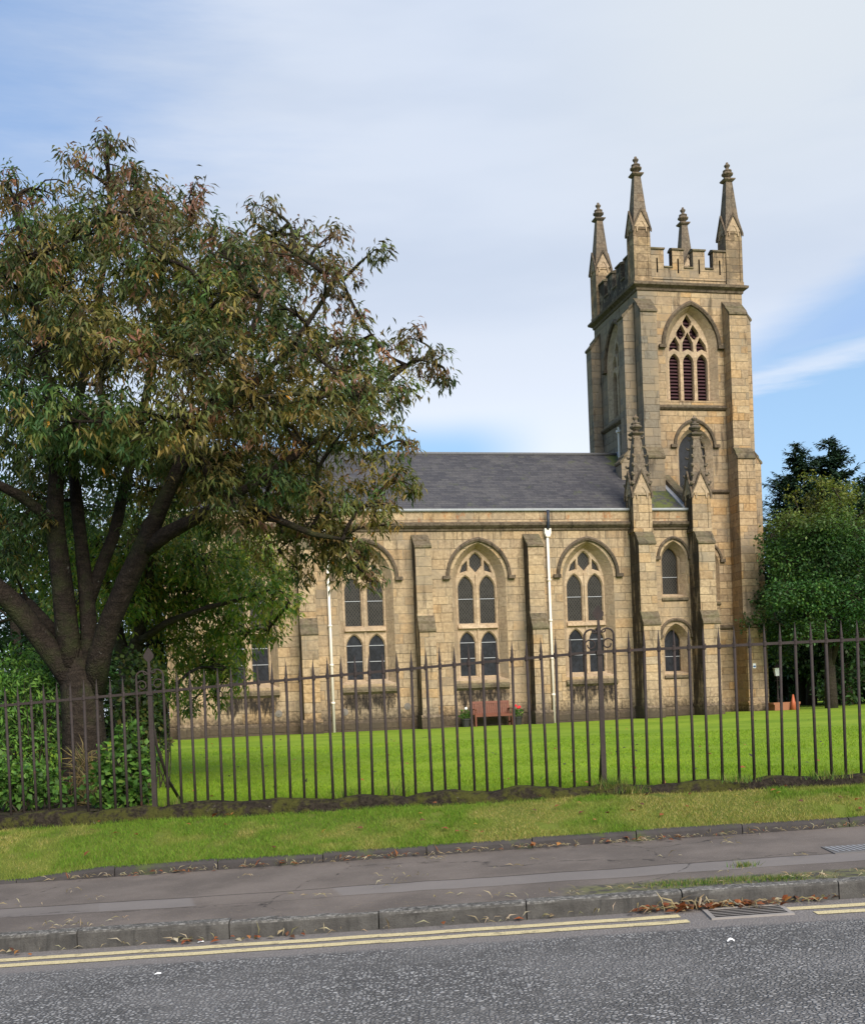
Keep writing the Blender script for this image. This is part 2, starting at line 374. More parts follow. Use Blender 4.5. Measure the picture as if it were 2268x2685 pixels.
def mat_glass(name, base, lattice, barcol):
    m, t = newmat(name)
    tc = t.n('TexCoord').outputs['Object']; X, Y, Z = t.sep(tc)
    s = t.m('ADD', X, Y)
    k = 0.15
    a = t.m('ABSOLUTE', t.m('SUBTRACT', t.m('FRACT', t.m('DIVIDE', t.m('ADD', t.m('MULTIPLY', s, 1.3), Z), k)), 0.5))
    b = t.m('ABSOLUTE', t.m('SUBTRACT', t.m('FRACT', t.m('DIVIDE', t.m('SUBTRACT', t.m('MULTIPLY', s, 1.3), Z), k)), 0.5))
    lines = t.step(t.m('MAXIMUM', a, b), 0.36, 0.45)
    pane = t.n('TexWhiteNoise', {'Vector': t.xyz(t.m('FLOOR', t.m('DIVIDE', t.m('ADD', t.m('MULTIPLY', s, 1.3), Z), k)), t.m('FLOOR', t.m('DIVIDE', t.m('SUBTRACT', t.m('MULTIPLY', s, 1.3), Z), k)), 0.0)}, noise_dimensions='3D').outputs[0]
    oi = t.n('ObjectInfo').outputs['Random']
    n = t.noise(t.n('VectorMath', {0: tc, 1: t.xyz(t.m('MULTIPLY', oi, 31.0), t.m('MULTIPLY', oi, 17.0), 0.0)}, operation='ADD').outputs[0], 1.7, 4, 0.6)
    col = t.mix(pane, tuple(c * 0.6 for c in base), tuple(c * 1.35 for c in base))
    col = t.mix(t.step(n, 0.45, 0.7), col, tuple(c * 0.5 for c in base))
    col = t.mix(t.m('MULTIPLY', lines, lattice), col, barcol)
    nb = t.bump(t.m('ADD', t.m('MULTIPLY', lines, 0.6), t.m('MULTIPLY', pane, 0.5)), 0.25, 0.01)
    t.pbr(col, 0.42, nb, 0, 0.14)
    return m
M['glassu'] = mat_glass('leaded_glass', (0.017, 0.016, 0.015), 0.7, (0.075, 0.068, 0.055))
M['glassl'] = mat_glass('plain_dark_glass', (0.014, 0.016, 0.021), 0.12, (0.06, 0.06, 0.06))

def mat_leaf(name, trans=0.35, rough=0.5, spec=0.25):
    m, t = newmat(name)
    a = t.n('Attribute', attribute_name='tint').outputs[0]
    hsv = t.mix(0.35, a, (1, 1, 1), 'SCREEN')
    b = t.n('BsdfPrincipled', {'Base Color': a, 'Roughness': rough, 'Specular IOR Level': spec})
    tr = t.n('BsdfTranslucent', {'Color': t.mix(1.0, a, (1.25, 1.2, 0.6), 'MULTIPLY')})
    mx = t.n('MixShader', {0: trans}); t.put(mx.inputs[1], b.outputs[0]); t.put(mx.inputs[2], tr.outputs[0])
    t.out(mx.outputs[0]); return m
M['leaf'] = mat_leaf('leaf'); M['needle'] = mat_leaf('needle', 0.1, 0.6, 0.15); M['blade'] = mat_leaf('grass_blade', 0.35, 0.6, 0.1)

def mat_bark(name, c0, c1, moss=0.4):
    m, t = newmat(name)
    tc = t.n('TexCoord').outputs['Object']
    n = t.noise(t.mapv(tc, scale=(1, 1, 3.0)), 7.0, 6, 0.7); n2 = t.noise(tc, 1.8, 4, 0.6)
    wv = t.n('VectorMath', {0: t.mapv(tc, scale=(9, 9, 4)), 1: t.mapv(t.n('TexNoise', {'Vector': tc, 'Scale': 5.0, 'Detail': 4.0}).outputs[1], scale=(3, 3, 3))}, operation='ADD').outputs[0]
    v = t.n('TexVoronoi', {'Vector': wv, 'Scale': 2.2}, feature='DISTANCE_TO_EDGE').outputs[0]
    col = t.mix(t.step(n, 0.3, 0.7), c0, c1)
    col = t.mix(t.m('MULTIPLY', t.step(v, 0.10, 0.0), 0.45), col, tuple(c * 0.35 for c in c0))
    col = t.mix(t.m('MULTIPLY', t.step(n2, 0.48, 0.66), moss), col, (0.05, 0.065, 0.02))
    col = t.mix(t.m('MULTIPLY', t.step(t.noise(tc, 5.5, 4, 0.7), 0.66, 0.74), 0.5), col, (0.30, 0.29, 0.25))
    t.pbr(col, 0.95, t.bump(t.m('ADD', t.m('MULTIPLY', t.step(v, 0.0, 0.3), .4), n), 0.8, 0.025), spec=0.1); return m
M['bark'] = mat_bark('cherry_bark', (0.018, 0.014, 0.011), (0.042, 0.032, 0.024))
M['barkd'] = mat_bark('dark_bark', (0.035, 0.028, 0.022), (0.075, 0.06, 0.045), 0.3)

def mat_road():
    m, t = newmat('asphalt')
    tc = t.n('TexCoord').outputs['Object']
    warp = t.n('VectorMath', {0: tc, 1: t.n('TexNoise', {'Vector': tc, 'Scale': 40.0}).outputs[1]}, operation='MULTIPLY_ADD')
    vo = t.n('TexVoronoi', {'Vector': t.mapv(tc, scale=(42, 42, 40)), 'Scale': 1.0})
    vd = t.n('TexVoronoi', {'Vector': t.mapv(tc, scale=(42, 42, 40)), 'Scale': 1.0}, feature='DISTANCE_TO_EDGE').outputs[0]
    cr = t.sep(vo.outputs['Color'])[0]
    big = t.noise(tc, 0.9, 5, 0.65)
    sm = t.noise(tc, 130.0, 3, 0.7)
    chip = t.ramp(cr, [(0, (0.14, 0.135, 0.131)), (0.35, (0.225, 0.218, 0.213)), (0.62, (0.29, 0.281, 0.275)), (0.86, (0.36, 0.35, 0.342)), (1, (0.42, 0.41, 0.397))])
    tar = (0.088, 0.084, 0.082)
    show = t.m('MULTIPLY', t.step(vd, 0.05, 0.22), t.step(t.m('ADD', cr, t.m('MULTIPLY', big, 0.6)), 0.5, 0.72, 0.25, 1.0))
    col = t.mix(show, tar, chip)
    col = t.mix(t.m('MULTIPLY', t.step(big, 0.40, 0.62), 0.5), col, (0.20, 0.19, 0.184))
    lane = t.noise(t.mapv(tc, scale=(.12, 1.4, 1)), 1.0, 4, .6)
    col = t.mix(t.m('MULTIPLY', t.step(lane, .48, .66), .35), col, (0.11, 0.105, 0.10))
    col = t.mix(t.m('MULTIPLY', t.step(sm, 0.5, 0.8), 0.3), col, (0.06, 0.057, 0.057))
    # worn, finer strip along the kerb
    Yk = t.m('ADD', t.sep(tc)[1], t.m('MULTIPLY', t.sep(tc)[0], 0.0437))
    kb = t.step(t.m('ADD', Yk, t.m('MULTIPLY', t.m('SUBTRACT', t.noise(tc, 6, 4), 0.5), 0.10)), 7.06, 7.16)
    col = t.mix(t.m('MULTIPLY', kb, 0.8), col, t.mix(sm, (0.135, 0.118, 0.11), (0.235, 0.21, 0.195)))
    h = t.m('ADD', t.m('MULTIPLY', t.step(vd, 0.0, 0.3), t.m('SUBTRACT', 1.0, t.m('MULTIPLY', kb, 0.7))), t.m('MULTIPLY', cr, 0.8))
    t.pbr(col, 0.85, t.bump(h, 0.9, 0.012), spec=0.25); return m
M['road'] = mat_road()

def mat_pavement():
    m, t = newmat('pavement_tarmac')
    tc = t.n('TexCoord').outputs['Object']; X, Y, Z = t.sep(tc)
    n = t.noise(tc, 1.1, 5, 0.6); f = t.noise(tc, 120.0, 4, 0.75); n2 = t.noise(tc, 12.0, 5, 0.7)
    col = t.mix(t.step(n, 0.35, 0.65), (0.120, 0.100, 0.087), (0.182, 0.152, 0.132))
    col = t.mix(t.m('MULTIPLY', t.step(f, 0.35, 0.75), 0.55), col, (0.055, 0.047, 0.046))
    col = t.mix(t.m('MULTIPLY', t.step(t.noise(tc, 60.0, 3, 0.8), 0.63, 0.70), 0.75), col, (0.36, 0.31, 0.26))
    yk = t.m('ADD', Y, t.m('MULTIPLY', X, 0.0437))
    yw = t.m('ADD', yk, t.m('MULTIPLY', t.m('SUBTRACT', t.noise(t.mapv(tc, scale=(1, .1, 1)), 0.8, 3), 0.5), 0.22))
    # relaid trench: a greyer strip with a dark seam
    tr = t.m('MULTIPLY', t.step(yw, 8.47, 8.49), t.step(yw, 8.84, 8.82))
    xn = t.m('ADD', X, t.m('MULTIPLY', yk, 0.3))
    tr = t.m('MULTIPLY', tr, t.m('MAXIMUM', t.step(xn, 0.75, 0.7), t.step(xn, 1.8, 1.85)))
    tr = t.m('MULTIPLY', tr, t.m('MAXIMUM', t.step(xn, 0.6, 0.62), t.m('MULTIPLY', t.step(xn, 5.4, 5.3), t.m('ADD', t.step(xn, 0.0, 0.01, 0.4, 0.7), 0.3))))
    col = t.mix(t.m('MULTIPLY', tr, 0.5), col, t.mix(f, (0.165, 0.150, 0.145), (0.26, 0.24, 0.23)))
    seam = t.step(t.m('ABSOLUTE', t.m('SUBTRACT', yw, 8.85)), 0.018, 0.004)
    seam = t.m('MAXIMUM', seam, t.m('MULTIPLY', t.step(t.m('ABSOLUTE', t.m('SUBTRACT', yw, 8.46)), 0.010, 0.003), 0.6))
    cr = t.n('TexVoronoi', {'Vector': t.n('VectorMath', {0: tc, 1: t.mapv(t.n('TexNoise', {'Vector': tc, 'Scale': 1.5}).outputs[1], scale=(.5, .5, .5))}, operation='ADD').outputs[0], 'Scale': 0.42}, feature='DISTANCE_TO_EDGE').outputs[0]
    seam = t.m('MAXIMUM', seam, t.m('MULTIPLY', t.step(cr, 0.007, 0.001), t.step(n2, 0.45, 0.6)))
    col = t.mix(t.m('MULTIPLY', seam, 0.75), col, (0.03, 0.026, 0.025))
    # dry clippings and grit towards both edges
    grit = t.noise(t.mapv(tc, scale=(3.0, 16, 1)), 4.0, 5, 0.8)
    ed = t.m('MAXIMUM', t.step(yk, 8.5, 7.95), t.step(yk, 9.6, 10.08))
    col = t.mix(t.m('MULTIPLY', t.step(grit, 0.60, 0.68), t.m('ADD', t.m('MULTIPLY', ed, 0.6), 0.25)), col, (0.30, 0.235, 0.13))
    # mossy bare patch behind the kerb on the right
    mo = t.m('MULTIPLY', t.step(t.m('ADD', yk, t.m('MULTIPLY', t.m('SUBTRACT', n2, 0.5), 0.3)), 8.28, 8.16), t.m('MULTIPLY', t.step(X, .75, 1.1), t.step(X, 4.6, 3.8)))
    col = t.mix(t.m('MULTIPLY', mo, 0.8), col, t.mix(t.step(n2, 0.4, 0.6), (0.045, 0.042, 0.036), (0.13, 0.135, 0.05)))
    h = t.m('ADD', t.m('MULTIPLY', f, 0.5), t.m('ADD', t.m('MULTIPLY', seam, -1.0), t.m('MULTIPLY', n2, 0.4)))
    t.pbr(col, 0.9, t.bump(h, 0.5, 0.012), spec=0.2); return m
M['pave'] = mat_pavement()

def mat_kerb():
    m, t = newmat('kerb_stone')
    tc = t.n('TexCoord').outputs['Object']; X, Y, Z = t.sep(tc)
    nz = t.sep(t.n('NewGeometry').outputs['Normal'])[2]
    f = t.noise(tc, 90, 4, 0.75); n = t.noise(tc, 5, 5, 0.7); st = t.noise(t.mapv(tc, scale=(14, 14, 2)), 1.0, 4, .7)
    col = t.mix(t.step(n, 0.3, 0.7), (0.058, 0.054, 0.049), (0.10, 0.094, 0.085))
    col = t.mix(t.m('MULTIPLY', t.step(f, 0.45, 0.7), 0.5), col, (0.045, 0.042, 0.04))
    worn = t.m('MULTIPLY', t.step(t.noise(tc, 30, 5, .8), 0.45, 0.62), t.step(nz, 0.25, 0.8))
    col = t.mix(t.m('MULTIPLY', worn, 0.6), col, (0.36, 0.34, 0.31))
    col = t.mix(t.m('MULTIPLY', t.step(st, 0.5, 0.7), t.step(nz, 0.6, 0.2, 0, 0.7)), col, (0.035, 0.034, 0.032))  # upright faces streaked darker, shade put into the colour; top keeps its wear
    t.pbr(col, 0.9, t.bump(t.m('ADD', f, n), 0.6, 0.012), spec=0.2); return m
M['kerb'] = mat_kerb()
M['bkerb'] = mat_plain('edging_stone', (0.050, 0.044, 0.042), 0.9, 0, 0.5, 5.0, (0.06, 0.075, 0.025), (0.55, 0.7), 0.6)

def mat_yellow():
    m, t = newmat('yellow_road_paint')
    tc = t.n('TexCoord').outputs['Object']
    v = t.n('TexVoronoi', {'Vector': tc, 'Scale': 58.0}, feature='DISTANCE_TO_EDGE').outputs[0]
    n = t.noise(tc, 3, 5, .7); f = t.noise(tc, 70, 4, .75)
    col = t.mix(n, (0.52, 0.43, 0.23), (0.64, 0.54, 0.32))
    wear = t.m('MAXIMUM', t.step(f, 0.55, 0.66), t.m('MULTIPLY', t.step(t.noise(tc, 9, 5, .75), 0.54, 0.66), 0.8))
    col = t.mix(t.m('MULTIPLY', wear, 0.8), col, (0.14, 0.115, 0.085))
    col = t.mix(t.m('MULTIPLY', t.step(v, 0.06, 0.0), 0.4), col, (0.2, 0.16, 0.1))
    t.pbr(col, 0.8, t.bump(t.m('ADD', f, v), 0.5, 0.01), spec=0.2); return m
M['yellow'] = mat_yellow()

def mat_ground(name, a, b, c, scale=1.0):
    m, t = newmat(name)
    tc = t.n('TexCoord').outputs['Object']
    n = t.noise(tc, 0.35 * scale, 5, 0.6); f = t.noise(t.mapv(tc, scale=(1, .35, 1)), 22 * scale, 5, 0.75); p = t.noise(t.mapv(tc, scale=(1.0, 1.6, 1)), 1.6 * scale, 5, 0.7)
    col = t.mix(t.step(n, 0.35, 0.65), a, b)
    col = t.mix(t.m('MULTIPLY', t.step(f, 0.4, 0.75), 0.5), col, tuple(v * 0.5 for v in a))
    col = t.mix(t.m('MULTIPLY', t.step(p, 0.55, 0.75), 0.55), col, c)
    t.pbr(col, 0.95, t.bump(f, 0.8, 0.03), spec=0.1); return m
M['lawn'] = mat_ground('lawn_turf', (0.150, 0.240, 0.018), (0.225, 0.310, 0.028), (0.31, 0.335, 0.06))
M['verge'] = mat_ground('verge_turf', (0.10, 0.13, 0.024), (0.16, 0.195, 0.034), (0.22, 0.21, 0.07), 3)
M['soil'] = mat_ground('far_ground', (0.05, 0.07, 0.02), (0.07, 0.09, 0.03), (0.06, 0.055, 0.03))
M['bed'] = mat_ground('bare_earth', (0.05, 0.04, 0.028), (0.075, 0.065, 0.035), (0.09, 0.08, 0.045), 3)

def mat_mosswall():
    m, t = newmat('mossy_coping')
    tc = t.n('TexCoord').outputs['Object']
    n = t.noise(tc, 4, 6, 0.72); f = t.noise(tc, 26, 5, .7); g = t.noise(tc, 1.1, 4, .6)
    col = t.mix(t.step(f, .35, .65), (0.018, 0.014, 0.011), (0.044, 0.035, 0.026))
    col = t.mix(t.step(t.m('ADD', n, t.m('MULTIPLY', g, .25)), .58, .70), col, t.mix(f, (0.032, 0.036, 0.010), (0.090, 0.085, 0.022)))
    col = t.mix(t.m('MULTIPLY', t.step(t.noise(tc, 6.5, 5, .75), .66, .71), t.step(g, .46, .56)), col, (0.33, 0.31, 0.28))
    col = t.mix(t.step(t.noise(t.mapv(tc, loc=(9, 1, 2)), 3.5, 5, .75), .56, .64), col, (0.022, 0.017, 0.014))
    t.pbr(col, .95, t.bump(t.m('ADD', n, f), 1.0, .04), spec=.1); return m
M['moss'] = mat_mosswall()

# ------------------------------------------------------------------ the ground
def zroad(x): return 0.42 * math.tanh(x / 12.0)
def yk(x): return 7.76 - 0.0437 * x
def yb(x): return yk(x) + 2.36
FX = [-30, -8, -4.5, -2.87, 1.65, 4.1, 8, 30]
def yf(x):
    if x > 6.3: return 11.45 - 0.123 * 6.3 - 0.0437 * (x - 6.3)
    if x < -8: return 11.45 + 0.123 * 8 - 0.0437 * (x + 8)
    return 11.45 - 0.123 * x
def zrail(x): return float(np.interp(x, FX, [0.9, 1.50, 1.65, 1.725, 1.937, 1.945, 1.99, 2.2]))
def zbase(x): return float(np.interp(x, FX, [0.15, 0.42, 0.505, 0.56, 0.63, 0.65, 0.69, 0.8]))
def zpav(x, y): return zroad(x) + 0.115 + 0.022 * (y - yk(x))
def zlawn(x, y):
    t = min(1, max(0, (y - yf(x)) / 16.0)); t = t * t * (3 - 2 * t)
    u = x * math.cos(PHI) + (y - 44) * math.sin(PHI)
    return (zbase(x) - 0.05) * (1 - t) + (0.56 + 0.09 * min(1, max(0, (u - 6) / 6))) * t
XS = sorted(set([-60, -40, -25, -15, -12, 12, 15, 25, 40, 60] + [i * 0.5 for i in range(-20, 21)]))

def strip_mesh(name, rows, mat, kind='structure'):
    """rows: functions x -> (y, z)"""
    b = MB(); n = len(XS)
    vs = [(x, *r(x)) for r in rows for x in XS]
    b.add(vs, [(j * n + i, j * n + i + 1, (j + 1) * n + i + 1, (j + 1) * n + i) for j in range(len(rows) - 1) for i in range(n - 1)])
    return tag(b.build(name, mat, smooth=True), kind=kind)

b = MB(); b.add([(-1500, -1500, -0.75), (1500, -1500, -0.75), (1500, 1500, -0.75), (-1500, 1500, -0.75)], [(0, 1, 2, 3)])
tag(b.build('ground', M['soil']), kind='structure')
strip_mesh('road', [lambda x, y=y: (y, zroad(x)) for y in (-9, -4, 0, 4)] + [lambda x: (yk(x) + 0.06, zroad(x))], M['road'])
strip_mesh('pavement', [lambda x, k=k: (yk(x) + 0.05 + k * 2.36, zpav(x, yk(x) + k * 2.36)) for k in (0, .25, .5, .75, 1)], M['pave'])

def kerb_run(name, line, ztop, drop, w, mat, stones, x0, x1, rng, gap=0.008, rad=0.02):
    """a run of stones with open joints, rounded front arris and slightly uneven tops"""
    b = MB(); x = x0; k = 0
    while x < x1:
        L = stones * rng.uniform(0.97, 1.03); xe = x + L
        dz0, dz1, dy = rng.uniform(-.007, .007), rng.uniform(-.007, .007), rng.uniform(-.006, .006)
        sub = 8; ring = []
        for i in range(sub + 1):
            xx = x + gap / 2 + (L - gap) * i / sub
            t = i / sub; zt = ztop(xx) + dz0 * (1 - t) + dz1 * t; y = line(xx) + dy
            e = [rng.uniform(-.003, .003) for _ in range(4)]
            prof = [(y - 0.004, zt - drop), (y + e[0], zt - rad * 2.0), (y + 0.003 + e[1], zt - rad), (y + rad * .5, zt - rad * .3 + e[2] * .5), (y + rad * 1.3, zt + e[2] * .5), (y + w, zt + e[3] * .5), (y + w, zt - drop)]
            ring.append([(xx, *p) for p in prof])
        vs = [p for r_ in ring for p in r_]; m = len(ring[0])
        fs = [(i * m + j, (i + 1) * m + j, (i + 1) * m + (j + 1) % m, i * m + (j + 1) % m) for i in range(sub) for j in range(m)]
        fs += [tuple(range(m)), tuple(reversed(range(sub * m, (sub + 1) * m)))]
        b.add(vs, fs); x = xe; k += 1
    return tag(b.build(name, mat, smooth=False), kind='structure')
rng = random.Random(3)
kerb_run('kerb', lambda x: yk(x), lambda x: zroad(x) + 0.122, 0.2, 0.13, M['kerb'], 1.025, -2.57 - 1.025 * 14, 16, rng)
kerb_run('kerb_edging', lambda x: yb(x), lambda x: zpav(x, yb(x)) + 0.03 + .055 * min(1, max(0, (x + 3.7) / .7)), 0.2, 0.09, M['bkerb'], 0.92, -3.74 - .92 * 8, 16, rng, rad=0.03)

def vz(x, k):
    """verge surface from the edging (k=0) up the bank to the fence plinth (k=1)"""
    z0 = zpav(x, yb(x)) + (0.02 + 0.055 * min(1, max(0, (x + 3.7) / .7))); z1 = zbase(x) - 0.115 + 0.05 * min(1, max(0, (x + 2) / 4))
    return z0 + (z1 - z0) * (k ** 0.85) + 0.03 * math.sin(k * math.pi) + 0.012 * math.sin(x * 3.1 + k * 4) * math.sin(k * 3.14)
def vy(x, k): return yb(x) + 0.06 + (yf(x) - 0.03 - yb(x)) * k
strip_mesh('verge', [lambda x, k=k: (vy(x, k), vz(x, k)) for k in np.linspace(0, 1.08, 10)], M['verge'])

b = MB(); lx = sorted(set(list(np.linspace(-14, 14, 57)) + [-140, -90, -60, -40, -30, -22, -17, 17, 22, 30, 40, 60, 90, 140])); ly = [0, .4, .8, 1.4, 2, 3, 4, 6, 8, 10, 13, 16, 20, 25, 30, 36, 42, 50, 60, 80, 110, 150]
vs = [(x, yf(x) + 0.1 + d, zlawn(x, yf(x) + d) + (0.012 * math.sin(x * 2.2 + d * 1.3) if d < 20 else 0)) for d in ly for x in lx]; n = len(lx)
b.add(vs, [(j * n + i, j * n + i + 1, (j + 1) * n + i + 1, (j + 1) * n + i) for j in range(len(ly) - 1) for i in range(n - 1)])
tag(b.build('lawn', M['lawn'], smooth=True), kind='structure')

b = MB(); bx = np.linspace(0, 1, 26); rowsb = [(x, yf(x) + .11 + d, zlawn(x, yf(x) + d) + .022 + .012 * math.sin(x * 5 + d * 7)) for d in (0, .5, 1.2, 2.2, 3.4) for x in (-9 + t * (6.1 - .32 * d + .05 * math.sin(d * 9)) for t in bx)]
b.add(rowsb, [(j * 26 + i, j * 26 + i + 1, (j + 1) * 26 + i + 1, (j + 1) * 26 + i) for j in range(4) for i in range(25)])
tag(b.build('soil_bed', M['bed'], smooth=True), kind='structure')

# double yellow lines, broken at the drain
def yline(name, off, w, x0, x1):
    b = MB(); n = max(2, int((x1 - x0) / 0.15))
    A, B = [], []
    for i in range(n + 1):
        x = x0 + (x1 - x0) * i / n; j = 0.004 * math.sin(x * 9.0) + random.uniform(-.003, .003)
        A.append((x, yk(x) - off + j, zroad(x) + 0.004)); B.append((x, yk(x) - off - w + j, zroad(x) + 0.004))
    b.strip(A, B, closed=False)
    return tag(b.build(name, M['yellow']), kind='structure')
for off in (0.18, 0.365):
    yline('yellow_line', off, 0.10, -16, 1.55 + (0.0 if off < .2 else 0.02))
    yline('yellow_line', off, 0.10, 2.36 - (0.12 if off < .2 else 0.0), 16)

# ------------------------------------------------------------------ church
church = thing('church', 'sandstone gothic church with square battlemented tower and slate roof', 'church', tuple(CH0), PHI)
def front(n0): return lambda a, z, d=0.0: (a, n0 + d, z)
def leftf(u0_): return lambda a, z, d=0.0: (u0_ + d, a, z)

def arch(cx, a, z0, zs, za, k=9):
    h = za - zs; rr = (a * a + h * h) / (2 * a); th = math.asin(min(1, h / rr)) if rr >= h else math.pi / 2
    if rr < a: rr = a
    th = math.atan2(h, rr - a)
    pts = [(cx - a, z0), (cx + a, z0)]
    pts += [(cx + a - rr + rr * math.cos(th * i / k), zs + rr * math.sin(th * i / k)) for i in range(k)]
    pts += [(cx, za)]
    pts += [(cx - a + rr - rr * math.cos(th * i / k), zs + rr * math.sin(th * i / k)) for i in range(k - 1, -1, -1)]
    return pts
def grow(poly, s):
    cx = sum(p[0] for p in poly) / len(poly); cz = sum(p[1] for p in poly) / len(poly)
    out = []
    for (x, z) in poly:
        d = math.hypot(x - cx, z - cz); out.append((cx + (x - cx) * (d + s) / d, cz + (z - cz) * (d + s) / d))
    return out
def arcline(cx, a, zs, za, k=12):
    h = za - zs; rr = (a * a + h * h) / (2 * a); th = math.atan2(h, rr - a)
    P = [(cx + a - rr + rr * math.cos(th * i / k), zs + rr * math.sin(th * i / k)) for i in range(k)] + [(cx, za)]
    return [(2 * cx - x, z) for x, z in P] + P[::-1][1:]          # left springing -> apex -> right springing
def hood(fm, cx, a, zs, za, t=0.13, pr=0.13, drop=0.0, stop=0.14):
    """hood mould: an arched moulding with turned-out stops"""
    b = MB()
    o = arcline(cx, a, zs, za); i = arcline(cx, a - t, zs, za - t * 1.25)
    if drop: o = [(cx - a, zs - drop)] + o + [(cx + a, zs - drop)]; i = [(cx - a + t, zs - drop)] + i + [(cx + a - t, zs - drop)]
    m = [((p[0] + q[0]) / 2, (p[1] + q[1]) / 2) for p, q in zip(o, i)]
    L = [[fm(*p, 0.02) for p in o], [fm(*p, -pr * .55) for p in o], [fm(*p, -pr) for p in m], [fm(*p, -pr * .7) for p in i], [fm(*p, 0.02) for p in i]]
    for A, B in zip(L[:-1], L[1:]): b.strip(A, B, closed=False)
    zb = zs - drop
    for sgn in (-1, 1):
        x0, x1 = sorted((cx + sgn * (a - t - 0.01), cx + sgn * (a + stop)))
        b.prism([(x0, zb - 0.10), (x1, zb - 0.10), (x1, zb + 0.03), (x0, zb + 0.03)], lambda p, z: fm(p, z, 0.02), lambda p, z: fm(p, z, -pr - 0.02))
    return b

HOLES_N = []
def splay(b, fm, o, i, d):
    b.strip([fm(*p, 0.0) for p in o], [fm(*p, d) for p in i])
def lights_panel(b, fm, inner, lights, d, th=0.1, ch=0.045, polys=()):
    """stone tracery: a panel with chamfered light openings; returns light outlines at the glass"""
    big = [arch(l[0], l[1] + ch, l[2] - ch * .5, l[3], l[4] + ch * 1.3) for l in lights] + [grow(p, ch) for p in polys]
    sm = [arch(*l) for l in lights] + [list(p) for p in polys]
    b.panel(inner, big, lambda a, z: fm(a, z, d))
    for B_, s_ in zip(big, sm):
        b.strip([fm(*p, d) for p in B_], [fm(*p, d + th * .6) for p in s_])
        b.strip([fm(*p, d + th * .6) for p in s_], [fm(*p, d + th + .06) for p in s_])
    return sm

WC = [3.865, -0.502, -4.869, -9.236]
def nave_window():
    fm = front(0.0)
    outer = arch(0, 1.05, 2.30, 6.10, 7.52); inner = arch(0, 0.80, 2.44, 6.0, 7.34)
    b = MB(); splay(b, fm, outer, inner, 0.42)
    L = [(sx * 0.425, 0.295, 2.49, 3.70, 4.16) for sx in (-1, 1)] + [(sx * 0.425, 0.295, 4.50, 5.80, 6.30) for sx in (-1, 1)]
    top = [(0, 6.45), (0.225, 6.70), (0.225, 6.96), (0.12, 7.10), (0, 7.19), (-0.12, 7.10), (-0.225, 6.96), (-0.225, 6.70)]
    side = [(0.345, 6.52), (0.61, 6.44), (0.53, 6.68), (0.345, 6.88)]
    lights_panel(b, fm, inner, L, 0.42, polys=[top, side, [(-x, z) for x, z in side][::-1]])
    # roll mouldings up the centre and at the transom
    b.box((-0.035, 0.375, 2.44), (0.035, 0.425, 6.35)); b.prism([(0.30, 4.30), (0.425, 4.26), (0.425, 4.46), (0.36, 4.44)], lambda n, z: (-0.78, n, z), lambda n, z: (0.78, n, z))
    w = b.build('window', M['dress'], church); w.location = (WC[0], 0, 0)
    g = MB()
    g.add([fm(-0.8, 2.40, 0.53), fm(0.8, 2.40, 0.53), fm(0.8, 4.38, 0.53), fm(-0.8, 4.38, 0.53)], [(0, 1, 2, 3)])
    g.build('lower_glass', M['glassl'], w)
    g = MB(); g.add([fm(-0.8, 4.38, 0.53), fm(0.8, 4.38, 0.53), fm(0.8, 7.4, 0.53), fm(-0.8, 7.4, 0.53)], [(0, 1, 2, 3)])
    g.build('upper_glass', M['glassu'], w)
    for z in (3.15, 3.75, 5.42):
        bars = MB(); bars.box((-.73, .50, z), (.73, .525, z + .025)); bars.build('glazing_bar', M['lead'], w)
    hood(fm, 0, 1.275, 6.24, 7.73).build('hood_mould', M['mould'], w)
    s = MB(); s.prism([(0.46, 2.05), (0.46, 2.46), (-0.06, 2.16), (-0.11, 2.12), (-0.11, 2.02), (0.0, 1.93), (0.05, 1.93)], lambda n, z: (-1.04, n, z), lambda n, z: (1.04, n, z))
    s.build('sill', M['cap'], w)
    return w, outer
win0, wouter = nave_window()
for c in WC[1:]: copy_part(win0, church, (c, 0, 0))
holes = [[(x + c, z) for x, z in wouter] for c in WC]

def small_window(cx, n0, z0, zs, za, hz, depth=0.40, hw=0.33, oh=0.55, hr=0.70, hoodz=None, glass='glassu'):
    fm = front(0.0)
    outer = arch(0, oh, z0 - 0.12, zs - 0.05, za + 0.22); inner = arch(0, hw, z0, zs, za)
    b = MB(); splay(b, fm, outer, grow(inner, 0.0), depth)
    b.strip([fm(*p, depth) for p in inner], [fm(*p, depth + 0.12) for p in inner])
    w = b.build('window', M['dress'], church); w.location = (cx, n0, 0)
    g = MB(); g.panel(arch(0, hw + .02, z0 - .02, zs, za + .02), [], lambda a, z: fm(a, z, depth + 0.1)); g.build('glass', M[glass], w)
    bars = MB(); bars.box((-hw, depth + .07, (z0 + zs) / 2), (hw, depth + .095, (z0 + zs) / 2 + .025)); bars.build('glazing_bar', M['lead'], w)
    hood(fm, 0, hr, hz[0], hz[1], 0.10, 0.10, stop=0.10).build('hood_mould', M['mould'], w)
    s = MB(); s.prism([(depth + .02, z0 - .25), (depth + .02, z0 + .01), (-0.04, z0 - .19), (-0.07, z0 - .22), (-0.07, z0 - .28), (0.0, z0 - .33)], lambda n, z: (-oh, n, z), lambda n, z: (oh, n, z)); s.build('sill', M['cap'], w)
    return [(x + cx, z) for x, z in outer]
holes.append(small_window(7.44, 0.0, 5.46, 6.78, 7.30, (6.88, 7.71)))
holes.append(small_window(7.44, 0.0, 2.40, 3.55, 4.05, (3.80, 4.48), glass='glassl'))

